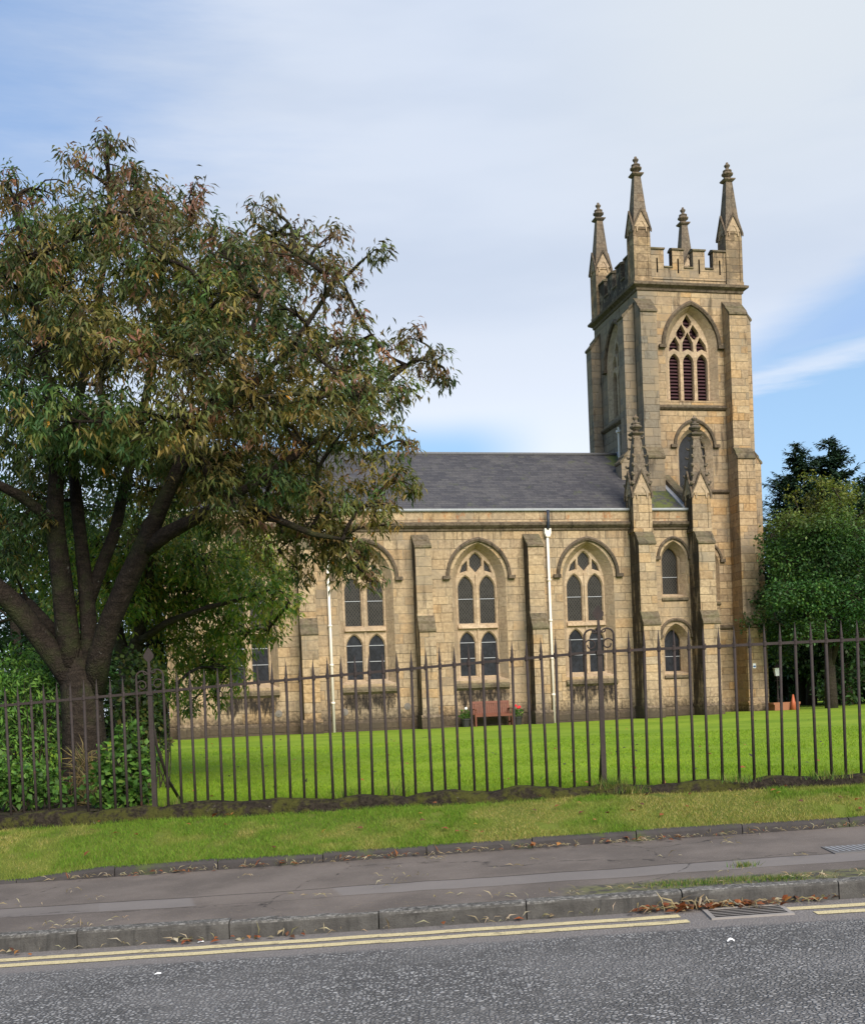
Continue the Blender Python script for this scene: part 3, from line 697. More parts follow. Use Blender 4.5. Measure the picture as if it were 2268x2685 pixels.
b = MB()
NL, NR = -12.15, 8.72
b.panel([(NL, 0.1), (NR, 0.1), (NR, 8.12), (NL, 8.12)], holes, lambda a, z: (a, 0.0, z))
b.add([(NR, 0, .1), (NR, 2.5, .1), (NR, 2.5, 10.2), (NR, 0, 8.7)], [(0, 1, 2, 3)])
b.add([(NL, 0, .1), (NL, 10.1, .1), (NL, 10.1, 8.7), (NL, 5.05, 11.85), (NL, 0, 8.7)], [(4, 3, 2, 1, 0)])
b.add([(NL, 10.1, .1), (7.4, 10.1, .1), (7.4, 10.1, 8.7), (NL, 10.1, 8.7)], [(0, 1, 2, 3)])
b.add([(7.4, 7.6, .1), (7.4, 10.1, .1), (7.4, 10.1, 8.7), (7.4, 7.6, 10.4)], [(0, 1, 2, 3)])
b.build('nave_wall', M['nave'], church)

# plinth along the foot of the wall
b = MB(); b.prism([(0.02, 0.1), (-0.12, 0.1), (-0.12, 0.86), (-0.02, 0.98), (0.02, 0.98)], lambda n, z: (NL, n, z), lambda n, z: (NR, n, z)); b.build('plinth', M['nave'], church)
# cornice, parapet and gutter
b = MB()
b.prism([(0.02, 7.93), (-0.05, 7.97), (-0.07, 8.04), (-0.12, 8.07), (-0.21, 8.15), (-0.22, 8.23), (-0.05, 8.30), (0.02, 8.30)], lambda n, z: (NL - .1, n, z), lambda n, z: (NR - .6, n, z)); b.build('cornice', M['mould'], church)
b = MB(); b.box((NL - .05, -0.045, 8.30), (NR - .6, 0.22, 8.70)); b.build('parapet', M['parapet'], church)
b = MB(); b.prism([(-0.03, 8.70), (-0.13, 8.70), (-0.15, 8.735), (-0.15, 8.79), (0.05, 8.79), (0.05, 8.70)], lambda n, z: (NL - .05, n, z), lambda n, z: (NR - .6, n, z)); b.build('gutter', M['lead'], church)

# roof
RN, RZ = 5.05, 11.98
b = MB()
def slope(n): return 8.77 + (RZ - 8.77) * n / RN
def roofq(ua, ub, na, nb):
    b.add([(ua, na, slope(na)), (ub, na, slope(na)), (ub, nb, slope(nb)), (ua, nb, slope(nb))], [(0, 1, 2, 3)])
roofq(NL - .12, 7.38, 0.0, RN); roofq(7.38, 8.14, 0.0, 2.5)
b.add([(NL - .12, RN, RZ), (7.38, RN, RZ), (7.38, 10.2, 8.7), (NL - .12, 10.2, 8.7)], [(0, 1, 2, 3)])
b.add([(NL - .12, 0, 8.6), (NL - .12, RN, RZ - .17), (NL - .12, RN, RZ), (NL - .12, 0, 8.77)], [(0, 1, 2, 3)])
roof = b.build('roof', M['slate'], church)
b = MB(); b.tube([(NL - .12, RN, RZ + .03), (-3, RN, RZ + .02), (7.36, RN, RZ + .04)], 0.065, 8); b.build('ridge', M['leadd'], roof, True)
b = MB(); b.prism([(0.1, slope(.1)), (2.45, slope(2.45)), (2.45, slope(2.45) + .06), (0.1, slope(.1) + .06)], lambda n, z: (7.96, n, z), lambda n, z: (8.14, n, z))
b.box((7.40, 2.42, slope(2.45)), (8.14, 2.485, slope(2.45) + .16))
b.prism([(2.5, slope(2.5)), (RN, RZ), (RN, RZ + .14), (2.5, slope(2.5) + .12)], lambda n, z: (7.22, n, z), lambda n, z: (7.365, n, z)); b.build('flashing', M['lead'], roof)
b = MB(); b.prism([(-0.1, slope(-.1) - .1), (2.5, slope(2.5) - .1), (2.5, slope(2.5) + .26), (-0.1, slope(-.1) + .22)], lambda n, z: (8.14, n, z), lambda n, z: (8.50, n, z)); b.build('coping', M['cap'], roof)
b = MB(); b.tube([(7.22, 4.7, 11.7), (7.22, 4.7, 12.85)], 0.06, 8); b.lathe((7.22, 4.7), [(.06, 12.85), (.13, 12.88), (.13, 12.98), (.05, 13.0), (.05, 13.12)], 8); b.build('flue_pipe', M['pipe'], church)

# buttresses
def weather(b, p0, p1, ua, ub):
    """two overlapping weathering stones lying on a slope from p0 (high, back) to p1 (low, front)"""
    (n0, z0), (n1, z1) = p0, p1
    nm, zm = (n0 + n1) / 2, (z0 + z1) / 2
    for (a, c) in (((n0, z0), (nm, zm)), ((nm, zm), (n1, z1))):
        b.prism([(a[0] + .02, a[1] - .05), (a[0] + .02, a[1] + .015), (c[0] - .035, c[1] + .02), (c[0] - .035, c[1] - .055), (c[0] + .02, c[1] - .08)],
                lambda n, z: (ua - .025, n, z), lambda n, z: (ub + .025, n, z))
def buttress(uc, w):
    b = MB(); a, c = uc - w / 2, uc + w / 2
    b.prism([(0.02, .1), (-.86, .1), (-.86, 4.19), (-.60, 4.80), (-.60, 7.30), (0.02, 7.80)], lambda n, z: (a, n, z), lambda n, z: (c, n, z))
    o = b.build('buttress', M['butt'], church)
    for q0, q1 in (((0.0, 7.84), (-.62, 7.33)), ((-.58, 4.83), (-.88, 4.20))): k = MB(); weather(k, q0, q1, a, c); k.build('weathering', M['cap'], o)
    k = MB(); k.prism([(0.0, .1), (-.97, .1), (-.97, .97), (-.88, 1.07), (0.0, 1.07)], lambda n, z: (a - .06, n, z), lambda n, z: (c + .06, n, z)); k.build('plinth', M['butt'], o)
for uc in (1.60, -2.75, -7.10, -11.46): buttress(uc, 0.60)

def finial(b, c, z, s=1.0):
    b.frust(c, .24 * s, z, .25 * s, z + .05 * s); b.frust(c, .17 * s, z - .06 * s, .24 * s, z)
    b.lathe(c, [(.10 * s, z + .05 * s), (.09 * s, z + .13 * s), (.15 * s, z + .18 * s), (.24 * s, z + .25 * s), (.25 * s, z + .30 * s), (.16 * s, z + .37 * s), (.19 * s, z + .40 * s), (.19 * s, z + .44 * s), (.08 * s, z + .48 * s), (.07 * s, z + .55 * s), (.12 * s, z + .62 * s), (.13 * s, z + .66 * s), (.06 * s, z + .72 * s), (.05 * s, z + .78 * s)], 10)
def gable(b, c, h, ze, za, ax, sgn, out=0.05, t=0.07):
    """raised coping along a small gable on one face of a pinnacle"""
    f = c[1 - ax] + sgn * h if ax == 0 else c[0] + sgn * h
    def P(a, z, d):
        return (c[0] + a, c[1] + sgn * (h + d), z) if ax == 0 else (c[0] + sgn * (h + d), c[1] + a, z)
    hh = h + .06
    b.prism([(-h, ze - .02), (h, ze - .02), (0, za - .03)], lambda a, z: P(a, z, -.04), lambda a, z: P(a, z, 0.003))
    for s_ in (-1, 1):
        b.cur = 1
        b.prism([(0, za + .06), (s_ * hh, ze - .10), (s_ * hh, ze - .22), (0, za - .08)], lambda a, z: P(a, z, -.03), lambda a, z: P(a, z, out))
        b.cur = 0
def pinnacle(c, h, z0, ze, za, zt, htop, parent, crockets=False, s=1.0):
    b = MB()
    b.box((c[0] - h + .03, c[1] - h + .03, z0), (c[0] + h - .03, c[1] + h - .03, ze))
    for sx in (-1, 1):
        for sy in (-1, 1):
            x0, x1 = sorted((c[0] + sx * h, c[0] + sx * (h - .12))); y0, y1 = sorted((c[1] + sy * h, c[1] + sy * (h - .12)))
            b.box((x0, y0, z0), (x1, y1, ze))
    b.frust(c, h + .02, z0, h + .02, z0 + .12)
    b.box((c[0] - h, c[1] - h, ze - .12), (c[0] + h, c[1] + h, ze + .02))
    o = b.build('pinnacle', [M['pinn'] if not crockets else M['butt'], M['mould']], parent)
    g = MB()
    for ax in (0, 1):
        for sg in (-1, 1): gable(g, c, h, ze, za, ax, sg)
    # small pointed blind arch on each face
    for ax in (0, 1):
        for sg in (-1, 1):
            A = arcline(0, h * .62, ze - .22, ze + .30, 6); B_ = arcline(0, h * .5, ze - .22, ze + .22, 6)
            def P(a, z, d): return (c[0] + a, c[1] + sg * (h + d), z) if ax == 0 else (c[0] + sg * (h + d), c[1] + a, z)
            g.strip([P(a, z, .025) for a, z in A], [P(a, z, .025) for a, z in B_], closed=False)
            g.strip([P(a, z, .025) for a, z in B_], [P(a, z, -.03) for a, z in B_], closed=False)
    g.build('gable', [M['dress'], M['mould']], o)
    sp = MB(); sp.frust(c, h - .03, ze - .05, htop, zt)
    if crockets:
        zb = ze + .35
        for i in range(6):
            z = zb + (zt - .12 - zb) * i / 5; q = (h - .03) + (htop - h + .03) * (z - ze) / (zt - ze)
            for sx, sy in ((1, 1), (1, -1), (-1, 1), (-1, -1)):
                r_ = .085 - .006 * i
                sp.ball((c[0] + sx * (q + .03), c[1] + sy * (q + .03), z), r_, 7, 5, (1, 1, .7)); sp.ball((c[0] + sx * (q + .075), c[1] + sy * (q + .075), z + .05), r_ * .65, 6, 4)
            for (sx, sy) in ((0, -1), (-1, 0), (1, 0)):
                pass
    sp.build('spire', M['spire'], o)
    f = MB(); finial(f, c, zt + .06, s); f.build('finial', M['spire'], o, False)
    return o

for uc in (5.97, 8.43):
    a, c = uc - .34, uc + .34
    b = MB(); b.prism([(0.02, .1), (-1.10, .1), (-1.10, 4.20), (-.90, 4.68), (-.90, 7.32), (-.58, 7.80), (0.02, 7.80)], lambda n, z: (a, n, z), lambda n, z: (c, n, z))
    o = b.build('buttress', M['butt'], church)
    for q0, q1 in (((-.56, 7.86), (-.92, 7.34)), ((-.88, 4.72), (-1.12, 4.22))): k = MB(); weather(k, q0, q1, a, c); k.build('weathering', M['cap'], o)
    k = MB(); k.prism([(0.0, .1), (-1.2, .1), (-1.2, .98), (-1.12, 1.07), (0.0, 1.07)], lambda n, z: (a - .05, n, z), lambda n, z: (c + .05, n, z)); k.build('plinth', M['butt'], o)
    pinnacle((uc, -.21), .385, 7.80, 9.32, 10.16, 11.58, .13, church, True, 0.98)

# ---- tower
TU0, TU1, TN0, TN1 = 7.38, 12.07, 2.50, 7.62
def belfry(fm, cx, dp):
    outer = arch(cx, 1.18, 13.72, 15.85, 17.66); inner = arch(cx, 0.93, 13.78, 15.80, 17.50)
    b = MB(); splay(b, fm, outer, inner, dp)
    L = [(cx + k * .625, .215, 13.80, 15.38, 15.74) for k in (-1, 0, 1)]
    def lz(x, za, zb, w, lean=0.0):
        return [(cx + x, za), (cx + x + w * .8 + lean * .2, za + (zb - za) * .28), (cx + x + w * .85 + lean * .5, za + (zb - za) * .5), (cx + x + lean, zb), (cx + x - w * .85 + lean * .5, za + (zb - za) * .5), (cx + x - w * .8 + lean * .2, za + (zb - za) * .28)]
    def pn(x, za, zb, w, lean): return [(cx + x - w, za), (cx + x, za + .12), (cx + x + w, za), (cx + x + w * .9 + lean * .4, za + (zb - za) * .45), (cx + x + lean, zb), (cx + x - w * .9 + lean * .4, za + (zb - za) * .45)]
    polys = [pn(-.625, 15.87, 16.46, .215, .07), pn(0, 15.87, 16.66, .235, 0), pn(.625, 15.87, 16.46, .215, -.07), lz(-.32, 16.36, 16.98, .215, .06), lz(.32, 16.36, 16.98, .215, -.06), lz(0, 16.84, 17.40, .20)]
    lights_panel(b, fm, inner, L, dp, 0.14, 0.028, polys)
    w = b.build('belfry_window', M['dress'], church)
    s = MB()
    for k in (-1, 0, 1):
        n_ = 16 
        for i in range(n_ + 10):
            z = 13.80 + i * 0.142
            if z > 17.2 or (z > 16.5 and k): continue
            x0, x1 = cx + k * .625 - .28, cx + k * .625 + .28
            s.prism([(dp + .16, z), (dp + .16, z + .03), (dp + .32, z + .165), (dp + .32, z + .135)], lambda d, zz: fm(x0, zz, d), lambda d, zz: fm(x1, zz, d))
    s.add([fm(cx - 1, 13.7, dp + .34), fm(cx + 1, 13.7, dp + .34), fm(cx + 1, 17.6, dp + .34), fm(cx - 1, 17.6, dp + .34)], [(0, 1, 2, 3)])
    s.build('louvre', M['louvre'], w)
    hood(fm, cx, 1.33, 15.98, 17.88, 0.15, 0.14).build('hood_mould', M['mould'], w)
    si = MB(); si.prism([(dp + .05, 13.4), (dp + .05, 13.82), (-.04, 13.52), (-.12, 13.47), (-.12, 13.40), (0.0, 13.33)], lambda d, z: fm(cx - 1.16, z, d), lambda d, z: fm(cx + 1.16, z, d)); si.build('sill', M['cap'], w)
    return outer
b = MB()
hf = [belfry(front(TN0), 9.70, .34)]
hl = [belfry(leftf(TU0), 5.02, .13)]
lo = arch(9.70, .80, 9.99, 11.62, 12.62); li = arch(9.70, .60, 9.99, 11.62, 12.42)
w = MB(); splay(w, front(TN0), lo, li, .30); w.strip([(p[0], TN0 + .30, p[1]) for p in li], [(p[0], TN0 + .42, p[1]) for p in li]); wo = w.build('window', M['dress'], church)
g = MB(); g.panel(arch(9.70, .62, 9.97, 11.62, 12.44), [], lambda a, z: (a, TN0 + .4, z)); g.build('glass', M['glassl'], wo)
hood(front(TN0), 9.70, .95, 11.85, 12.98, .12, .12).build('hood_mould', M['mould'], wo)
hf.append(lo)
hf.append(small_window(10.06, TN0, 5.46, 6.85, 7.36, (7.05, 7.85)))
b.panel([(TU0, .1), (TU1, .1), (TU1, 18.4), (TU0, 18.4)], hf, lambda a, z: (a, TN0, z))
b.panel([(TN0, .1), (TN1, .1), (TN1, 18.4), (TN0, 18.4)], hl, lambda a, z: (TU0, a, z))
b.add([(TU1, TN0, .1), (TU1, TN1, .1), (TU1, TN1, 18.4), (TU1, TN0, 18.4)], [(0, 1, 2, 3)])
b.add([(TU0, TN1, .1), (TU1, TN1, .1), (TU1, TN1, 18.4), (TU0, TN1, 18.4)], [(3, 2, 1, 0)])
b.add([(TU0, TN0, 18.75), (TU1, TN0, 18.75), (TU1, TN1, 18.75), (TU0, TN1, 18.75)], [(0, 1, 2, 3)])
tw = b.build('tower', M['tower'], church)

def ring(prof, u0_, u1_, n0_, n1_):
    """moulding carried round the tower; prof is (outward, z)"""
    b = MB(); L = []
    for o_, z in prof: L.append([(u0_ - o_, n0_ - o_, z), (u1_ + o_, n0_ - o_, z), (u1_ + o_, n1_ + o_, z), (u0_ - o_, n1_ + o_, z)])
    for A, B_ in zip(L[:-1], L[1:]): b.strip(A, B_)
    return b
ring([(0, 18.22), (.05, 18.25), (.06, 18.34), (.12, 18.38), (.22, 18.44), (.23, 18.53), (.04, 18.62), (0, 18.62)], TU0, TU1, TN0, TN1).build('cornice', M['mould'], tw)
# string courses between the buttresses
def SC(b): b.build('string_course', M['mould'], tw)
b = MB(); b.prism([(.02, 13.28), (-.06, 13.33), (-.13, 13.40), (-.13, 13.46), (.02, 13.55)], lambda d, z: (7.95, TN0 + d, z), lambda d, z: (11.17, TN0 + d, z)); SC(b)
b = MB(); b.prism([(.02, 13.28), (-.06, 13.33), (-.13, 13.40), (-.13, 13.46), (.02, 13.55)], lambda d, z: (TU0 + d, 3.25, z), lambda d, z: (TU0 + d, 6.9, z)); SC(b)
b = MB(); b.prism([(.02, 9.80), (-.06, 9.84), (-.12, 9.90), (-.12, 9.95), (.02, 10.02)], lambda d, z: (8.5, TN0 + d, z), lambda d, z: (11.14, TN0 + d, z)); SC(b)
b = MB(); b.prism([(.02, 4.10), (-.06, 4.14), (-.10, 4.20), (-.10, 4.25), (.02, 4.32)], lambda d, z: (8.72, TN0 + d, z), lambda d, z: (11.14, TN0 + d, z)); SC(b)
b = MB(); b.prism([(.02, .1), (-.14, .1), (-.14, .95), (0, 1.07), (.02, 1.07)], lambda d, z: (8.7, TN0 + d, z), lambda d, z: (TU1, TN0 + d, z)); b.build('plinth', M['tower'], tw)

def tbutt(f3, a, c, base, o1=.62, o2=.92, foot=True):
    """f3(along, outward, z)"""
    foot = foot and base < 5
    prof = [(.02, base)] + ([(1.18, base), (1.18, 4.15), (o2, 4.75)] if foot else [(o2, base)]) + [(o2, 11.16), (o1, 11.62), (o1, 17.20), (.02, 17.86)]
    b = MB(); b.prism(prof, lambda o_, z: f3(a, o_, z), lambda o_, z: f3(c, o_, z)); o = b.build('tower_buttress', M['tower'], church)
    steps = [((0.0, 17.90), (o1 + .02, 17.22)), ((o1 - .02, 11.66), (o2 + .02, 11.18))] + ([((.90, 4.79), (1.20, 4.17))] if foot else [])
    for (p0, p1) in steps:
        k = MB(); pm = ((p0[0] + p1[0]) / 2, (p0[1] + p1[1]) / 2)
        for (q, r_) in ((p0, pm), (pm, p1)):
            k.prism([(q[0] - .02, q[1] - .05), (q[0] - .02, q[1] + .015), (r_[0] + .035, r_[1] + .02), (r_[0] + .035, r_[1] - .06), (r_[0] - .02, r_[1] - .09)], lambda o_, z: f3(a - .025, o_, z), lambda o_, z: f3(c + .025, o_, z))
        k.build('weathering', M['cap'], o)
    if foot:
        k = MB(); k.prism([(0.0, .1), (1.28, .1), (1.28, .97), (1.19, 1.07), (0.0, 1.07)], lambda o_, z: f3(a - .06, o_, z), lambda o_, z: f3(c + .06, o_, z)); k.build('plinth', M['tower'], o)
tbutt(lambda a, o_, z: (a, TN0 - o_, z), 7.22, 7.92, 9.6)
tbutt(lambda a, o_, z: (a, TN0 - o_, z), 11.15, 11.92, .1)
tbutt(lambda a, o_, z: (TU0 - o_, a, z), 2.62, 3.24, 9.6)
tbutt(lambda a, o_, z: (TU0 - o_, a, z), 6.92, 7.55, 10.2, .45, .62)
tbutt(lambda a, o_, z: (TU1 + o_, a, z), 2.62, 3.32, .1, .42, .68, False)
tbutt(lambda a, o_, z: (TU1 + o_, a, z), 6.85, 7.50, .1, .42, .68, False)

# battlements on the four sides
def battlement(P, L0, L1, mk='battle'):
    """P(along, inward, z)"""
    b = MB(); c = MB(); w = L1 - L0; q = w / 3.4
    ml, gp = w * .163, w * .116
    xs = []; x = L0
    mer = [(L0, L0 + .60 * w / 3.37), (L0 + .98 * w / 3.37, L0 + 1.47 * w / 3.37), (L0 + 1.90 * w / 3.37, L0 + 2.42 * w / 3.37), (L0 + 2.80 * w / 3.37, L1)]
    slits = [((m0 + m1) / 2 - .035, (m0 + m1) / 2 + .035) for m0, m1 in mer]
    out = [(L0, 18.60), (L1, 18.60)]
    top = []
    for i, (m0, m1) in enumerate(mer):
        top += [(m0, 20.0), (m1, 20.0)]
        if i < 3: top += [(m1, 19.28), (mer[i + 1][0], 19.28)]
    outer = out + top[::-1]
    hs = [[(s0, 19.02), (s1, 19.02), (s1, 19.60), ((s0 + s1) / 2, 19.66), (s0, 19.60)] for s0, s1 in slits]
    b.panel(outer, hs, lambda a, z: P(a, 0, z)); b.panel(outer, hs, lambda a, z: P(a, .34, z))
    b.strip([P(*(p[0], 0, p[1])) for p in outer], [P(p[0], .34, p[1]) for p in outer])
    for h in hs: b.strip([P(p[0], 0, p[1]) for p in h], [P(p[0], .34, p[1]) for p in h])
    o = b.build('battlement', M[mk], tw)
    for m0, m1 in mer: c = MB(); c.prism([(-.06, 19.98), (-.05, 20.05), (.17, 20.13), (.39, 20.05), (.40, 19.98)], lambda d, z: P(m0 - .04, d, z), lambda d, z: P(m1 + .04, d, z)); c.build('coping', M['cap'], o)
    for i in range(3): c = MB(); c.prism([(-.05, 19.24), (-.04, 19.30), (.17, 19.36), (.38, 19.30), (.39, 19.24)], lambda d, z: P(mer[i][1] + .001, d, z), lambda d, z: P(mer[i + 1][0] - .001, d, z)); c.build('coping', M['cap'], o)
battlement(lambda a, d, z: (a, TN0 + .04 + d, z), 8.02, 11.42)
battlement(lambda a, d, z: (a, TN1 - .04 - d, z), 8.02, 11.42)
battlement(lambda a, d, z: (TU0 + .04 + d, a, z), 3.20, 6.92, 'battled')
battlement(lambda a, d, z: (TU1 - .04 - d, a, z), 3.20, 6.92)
for (cu, cn) in ((7.66, 2.84), (11.78, 2.84), (7.66, 7.28), (11.78, 7.28)):
    pinnacle((cu, cn), .37, 18.62, 20.88, 21.58, 23.05, .14, church, False, 1.0)

# rainwater pipes
for (u_, n_) in ((2.25, -.10), (-6.25, -.10)):
    b = MB(); b.tube([(u_, n_, 7.72), (u_, n_, .45)], .055, 10)
    for z in (6.0, 4.45, 3.0, 1.6): b.lathe((u_, n_), [(.055, z), (.078, z + .01), (.078, z + .08), (.055, z + .09)], 10)
    o = b.build('downpipe', M['pipe'], church, True)
    b = MB(); b.prism([(-.13, 7.86), (.13, 7.86), (.13, 7.98), (.15, 8.0), (-.15, 8.0), (-.13, 7.98), (-.13, 7.86), (-.07, 7.70), (.07, 7.70)][0:0] or [(-.07, 7.70), (.07, 7.70), (.13, 7.84), (.13, 8.02), (-.13, 8.02), (-.13, 7.84)], lambda a, z: (u_ + a, n_ - .10, z), lambda a, z: (u_ + a, n_ + .08, z)); b.build('hopper', M['pipe'], o)
    b = MB(); b.tube([(u_, -.28, 8.70), (u_, -.28, 8.25), (u_, -.26, 8.08), (u_, -.12, 7.95)], .06, 8); b.build('outlet', M['pipedark'], o, True)
# round vents low on the wall and a small plaque on the tower
for (u_, z_) in ((-3.45, 1.42), (-5.82, 1.30), (-3.95 - 4.3, 1.34)):
    b = MB(); b.tube([(u_, .0, z_), (u_, -.03, z_)], .13, 14); b.tube([(u_, -.02, z_), (u_, -.05, z_)], .085, 14); b.tube([(u_, -.03, z_), (u_, -.08, z_)], .03, 8); b.build('wall_vent', M['darkstone'], church)
b = MB(); b.box((11.36, 1.30, 2.42), (11.50, 1.318, 2.62)); pq = b.build('plaque', M['white'], church)
b = MB(); b.box((11.38, 1.294, 2.46), (11.48, 1.299, 2.53)); b.build('plaque_panel', M['blue'], pq)

# ------------------------------------------------------------------ bench, pots, lamp, cone
def u_of(n, x, y):
    """where the sight line through (x, y) meets the plane n in front of the church wall"""
    k = 2268 / 1764; d = RT * ((x * k - PX0) / FPX) - UP * ((y * k - PY0) / FPX) + fw; c = np.array([0, 0, EYE])
    p = c + d * (((CH0 + ND * n - c) @ ND) / (d @ ND)); return (p - CH0) @ UD
GZ = 0.56
ua, ub = u_of(-.6, 965, 1470), u_of(-.6, 1043, 1470)
bp = cw((ua + ub) / 2, -.62, GZ)
bench = thing('garden_bench', 'red brown wooden bench against the church wall under a window', 'bench', tuple(bp), PHI)
bl = ub - ua; h = bl / 2
b = MB()
for i in range(5): b.box((-h + .03, -.28 + i * .105, .42), (h - .03, -.28 + i * .105 + .085, .445))
b.box((-h + .03, -.29, .36), (h - .03, -.26, .42)); b.build('seat', M['bench'], bench)
b = MB(); ns = int(bl / .085)
for i in range(ns):
    x = -h + .08 + (bl - .16) * i / (ns - 1); b.prism([(.20, .47), (.225, .47), (.30, .86), (.275, .86)], lambda y, z: (x - .033, y, z), lambda y, z: (x + .033, y, z))
b.prism([(.26, .85), (.31, .85), (.33, .94), (.28, .94)], lambda y, z: (-h, y, z), lambda y, z: (h, y, z)); b.box((-h + .03, .19, .44), (h - .03, .23, .49)); b.build('backrest', M['bench'], bench)
for sx in (-1, 1):
    x0, x1 = sorted((sx * h, sx * (h - .06)))
    b = MB(); b.box((x0, -.30, 0), (x1, -.24, .63)); b.build('leg', M['bench'], bench)
    b = MB(); b.prism([(.17, 0), (.23, 0), (.33, .94), (.27, .94)], lambda y, z: (x0, y, z), lambda y, z: (x1, y, z)); b.build('leg', M['bench'], bench)
    b = MB(); b.box((x0 - .012, -.33, .63), (x1 + .012, .25, .66)); b.build('armrest', M['bench'], bench)
    b = MB(); b.box((x0 + .01, -.24, .12), (x1 - .01, .18, .17)); b.build('stretcher', M['bench'], bench)

# ------------------------------------------------------------------ foliage helpers
def leaves(name, pos, axis, nrm, L, Wd, tint, mat, parent=None, arch_=0.25):
    """many leaf-sized faces, each with its own colour"""
    N = len(pos)
    axis = axis / np.linalg.norm(axis, axis=1, keepdims=True)
    side = np.cross(axis, nrm); side /= np.linalg.norm(side, axis=1, keepdims=True) + 1e-9
    up = np.cross(side, axis)
    L = L[:, None]; Wd = Wd[:, None]
    if arch_:
        V = np.stack([pos, pos + axis * L * .45 + side * Wd * .5 + up * L * arch_ * .35, pos + axis * L * .45 + up * L * arch_ * .55, pos + axis * L * .45 - side * Wd * .5 + up * L * arch_ * .35, pos + axis * L - up * L * arch_ * .25], 1)
        F = np.array([[0, 2, 1], [0, 3, 2], [1, 2, 4], [2, 3, 4]]); k = 5
    else:
        V = np.stack([pos, pos + axis * L * .5 + side * Wd * .5, pos + axis * L, pos + axis * L * .5 - side * Wd * .5], 1)
        F = np.array([[0, 1, 2], [0, 2, 3]]); k = 4
    faces = (F[None] + (np.arange(N) * k)[:, None, None]).reshape(-1, 3)
    return raw(name, V.reshape(-1, 3), faces, np.repeat(tint, k, 0), mat, parent)
def raw(name, V, F, tint, mat, parent=None):
    me = bpy.data.meshes.new(name); nv, nf = len(V), len(F)
    me.vertices.add(nv); me.vertices.foreach_set('co', V.astype(np.float32).ravel())
    me.loops.add(nf * 3); me.loops.foreach_set('vertex_index', F.astype(np.int32).ravel())
    me.polygons.add(nf); me.polygons.foreach_set('loop_start', np.arange(0, nf * 3, 3, dtype=np.int32))
    try: me.polygons.foreach_set('loop_total', np.full(nf, 3, dtype=np.int32))
    except Exception: pass
    me.update(calc_edges=True)
    ca = me.color_attributes.new('tint', 'FLOAT_COLOR', 'POINT')
    ca.data.foreach_set('color', np.hstack([tint, np.ones((nv, 1))]).astype(np.float32).ravel())
    me.materials.append(mat); me.update()
    o = bpy.data.objects.new(name, me); COL.objects.link(o)
    if parent is not None: o.parent = parent
    return o
def unit(n):
    v = RNG.normal(size=(n, 3)); return v / np.linalg.norm(v, axis=1, keepdims=True)
def tints(n, pal, wts, var=0.25):
    pal = np.array(pal); w = np.array(wts, float); w /= w.sum()
    c = pal[RNG.choice(len(pal), n, p=w)]
    return np.clip(c * RNG.uniform(1 - var, 1 + var, (n, 1)) * RNG.uniform(.92, 1.08, (n, 3)), 0.004, 1)

def curve(p, q, bend, n=7, sag=0.0):
    p, q = np.array(p, float), np.array(q, float); d = q - p; L = np.linalg.norm(d)
    off = RNG.normal(size=3) * L * bend; out = []
    for i in range(n):
        t = i / (n - 1); out.append(p + d * t + off * math.sin(math.pi * t) + np.array([0, 0, sag * L]) * math.sin(math.pi * t))
    return out

def shoots(centre, rad, n, flat=0.8, shell=0.5):
    v = unit(n) * (RNG.uniform(0, 1, (n, 1)) ** (1 / 3 * (1 - shell) + .12)); v[:, 2] *= flat
    return np.array(centre) + v * rad

def broad_tree(root, limbs, boughs, pal_fn, k=11, dens=1.0, leaf=(.10, .15), wid=.26, rosette=0.06, droop=.75, mat='leaf', bark='bark', twigs=3, base=None, minsh=8, arch_=.3, shr=1.0):
    """limbs: polylines with radii (world); boughs: (centre, radius, colour key); leaves hang from shoots in each bough"""
    o3 = np.array(root.location)
    tb = MB()
    for path, rad in limbs: tb.tube([np.array(p) - o3 for p in path], rad, 9, .06)
    nodes = [np.array(p) for path, rad in limbs for p in path[1:]]
    NA = np.array(nodes)
    P, A, T = [], [], []
    br = MB()
    order = sorted(range(len(boughs)), key=lambda i: np.min(np.linalg.norm(NA - boughs[i][0], axis=1)))
    for i in order:
        c, r_, key = boughs[i]
        c = np.array(c); NN = np.array(nodes)
        dist = np.linalg.norm(NN - c, axis=1) + 1.2 * np.maximum(0, NN[:, 2] - c[2])
        s_ = NN[int(np.argmin(dist))]
        L = np.linalg.norm(c - s_)
        pth = curve(s_, c, .10, 7, .08); th = .018 + .016 * min(3, L)
        br.tube([p - o3 for p in pth], [th * (1 - .72 * q / 6) for q in range(7)], 6, .1)
        nodes.extend(pth[2:])
        n = max(minsh, int(dens * 62 * r_ * r_ * shr))
        sp = shoots(c, r_, n)
        for q in sp[: max(2, int(n * .25))]:
            a_ = pth[int(RNG.integers(3, 7))]
            br.tube([p - o3 for p in curve(a_, q, .12, 4, .05)], [.012, .009, .007, .004], 4)
        m = len(sp); kk = k
        out = (sp - c) / (r_ + 1e-6)
        pos = np.repeat(sp, kk, 0) + RNG.normal(size=(m * kk, 3)) * rosette
        ax = unit(m * kk) * .9 + np.repeat(out, kk, 0) * .5; ax[:, 2] = ax[:, 2] * .6 - droop
        P.append(pos); A.append(ax); T.append(pal_fn(key, m * kk, np.repeat(sp, kk, 0)) * (RNG.uniform(.68, 1.32) * RNG.uniform(.93, 1.07, 3)))
    P, A, T = np.vstack(P), np.vstack(A), np.vstack(T)
    L = RNG.uniform(*leaf, len(P)); nr = unit(len(P)) * .7; nr[:, 2] += 1
    trunk = tb.build('trunk', M[bark], root, True)
    br.build('branches', M[bark], root, True)
    leaves('crown', P - o3, A, nr, L, L * wid, T, M[mat], root, arch_)
    return len(P)

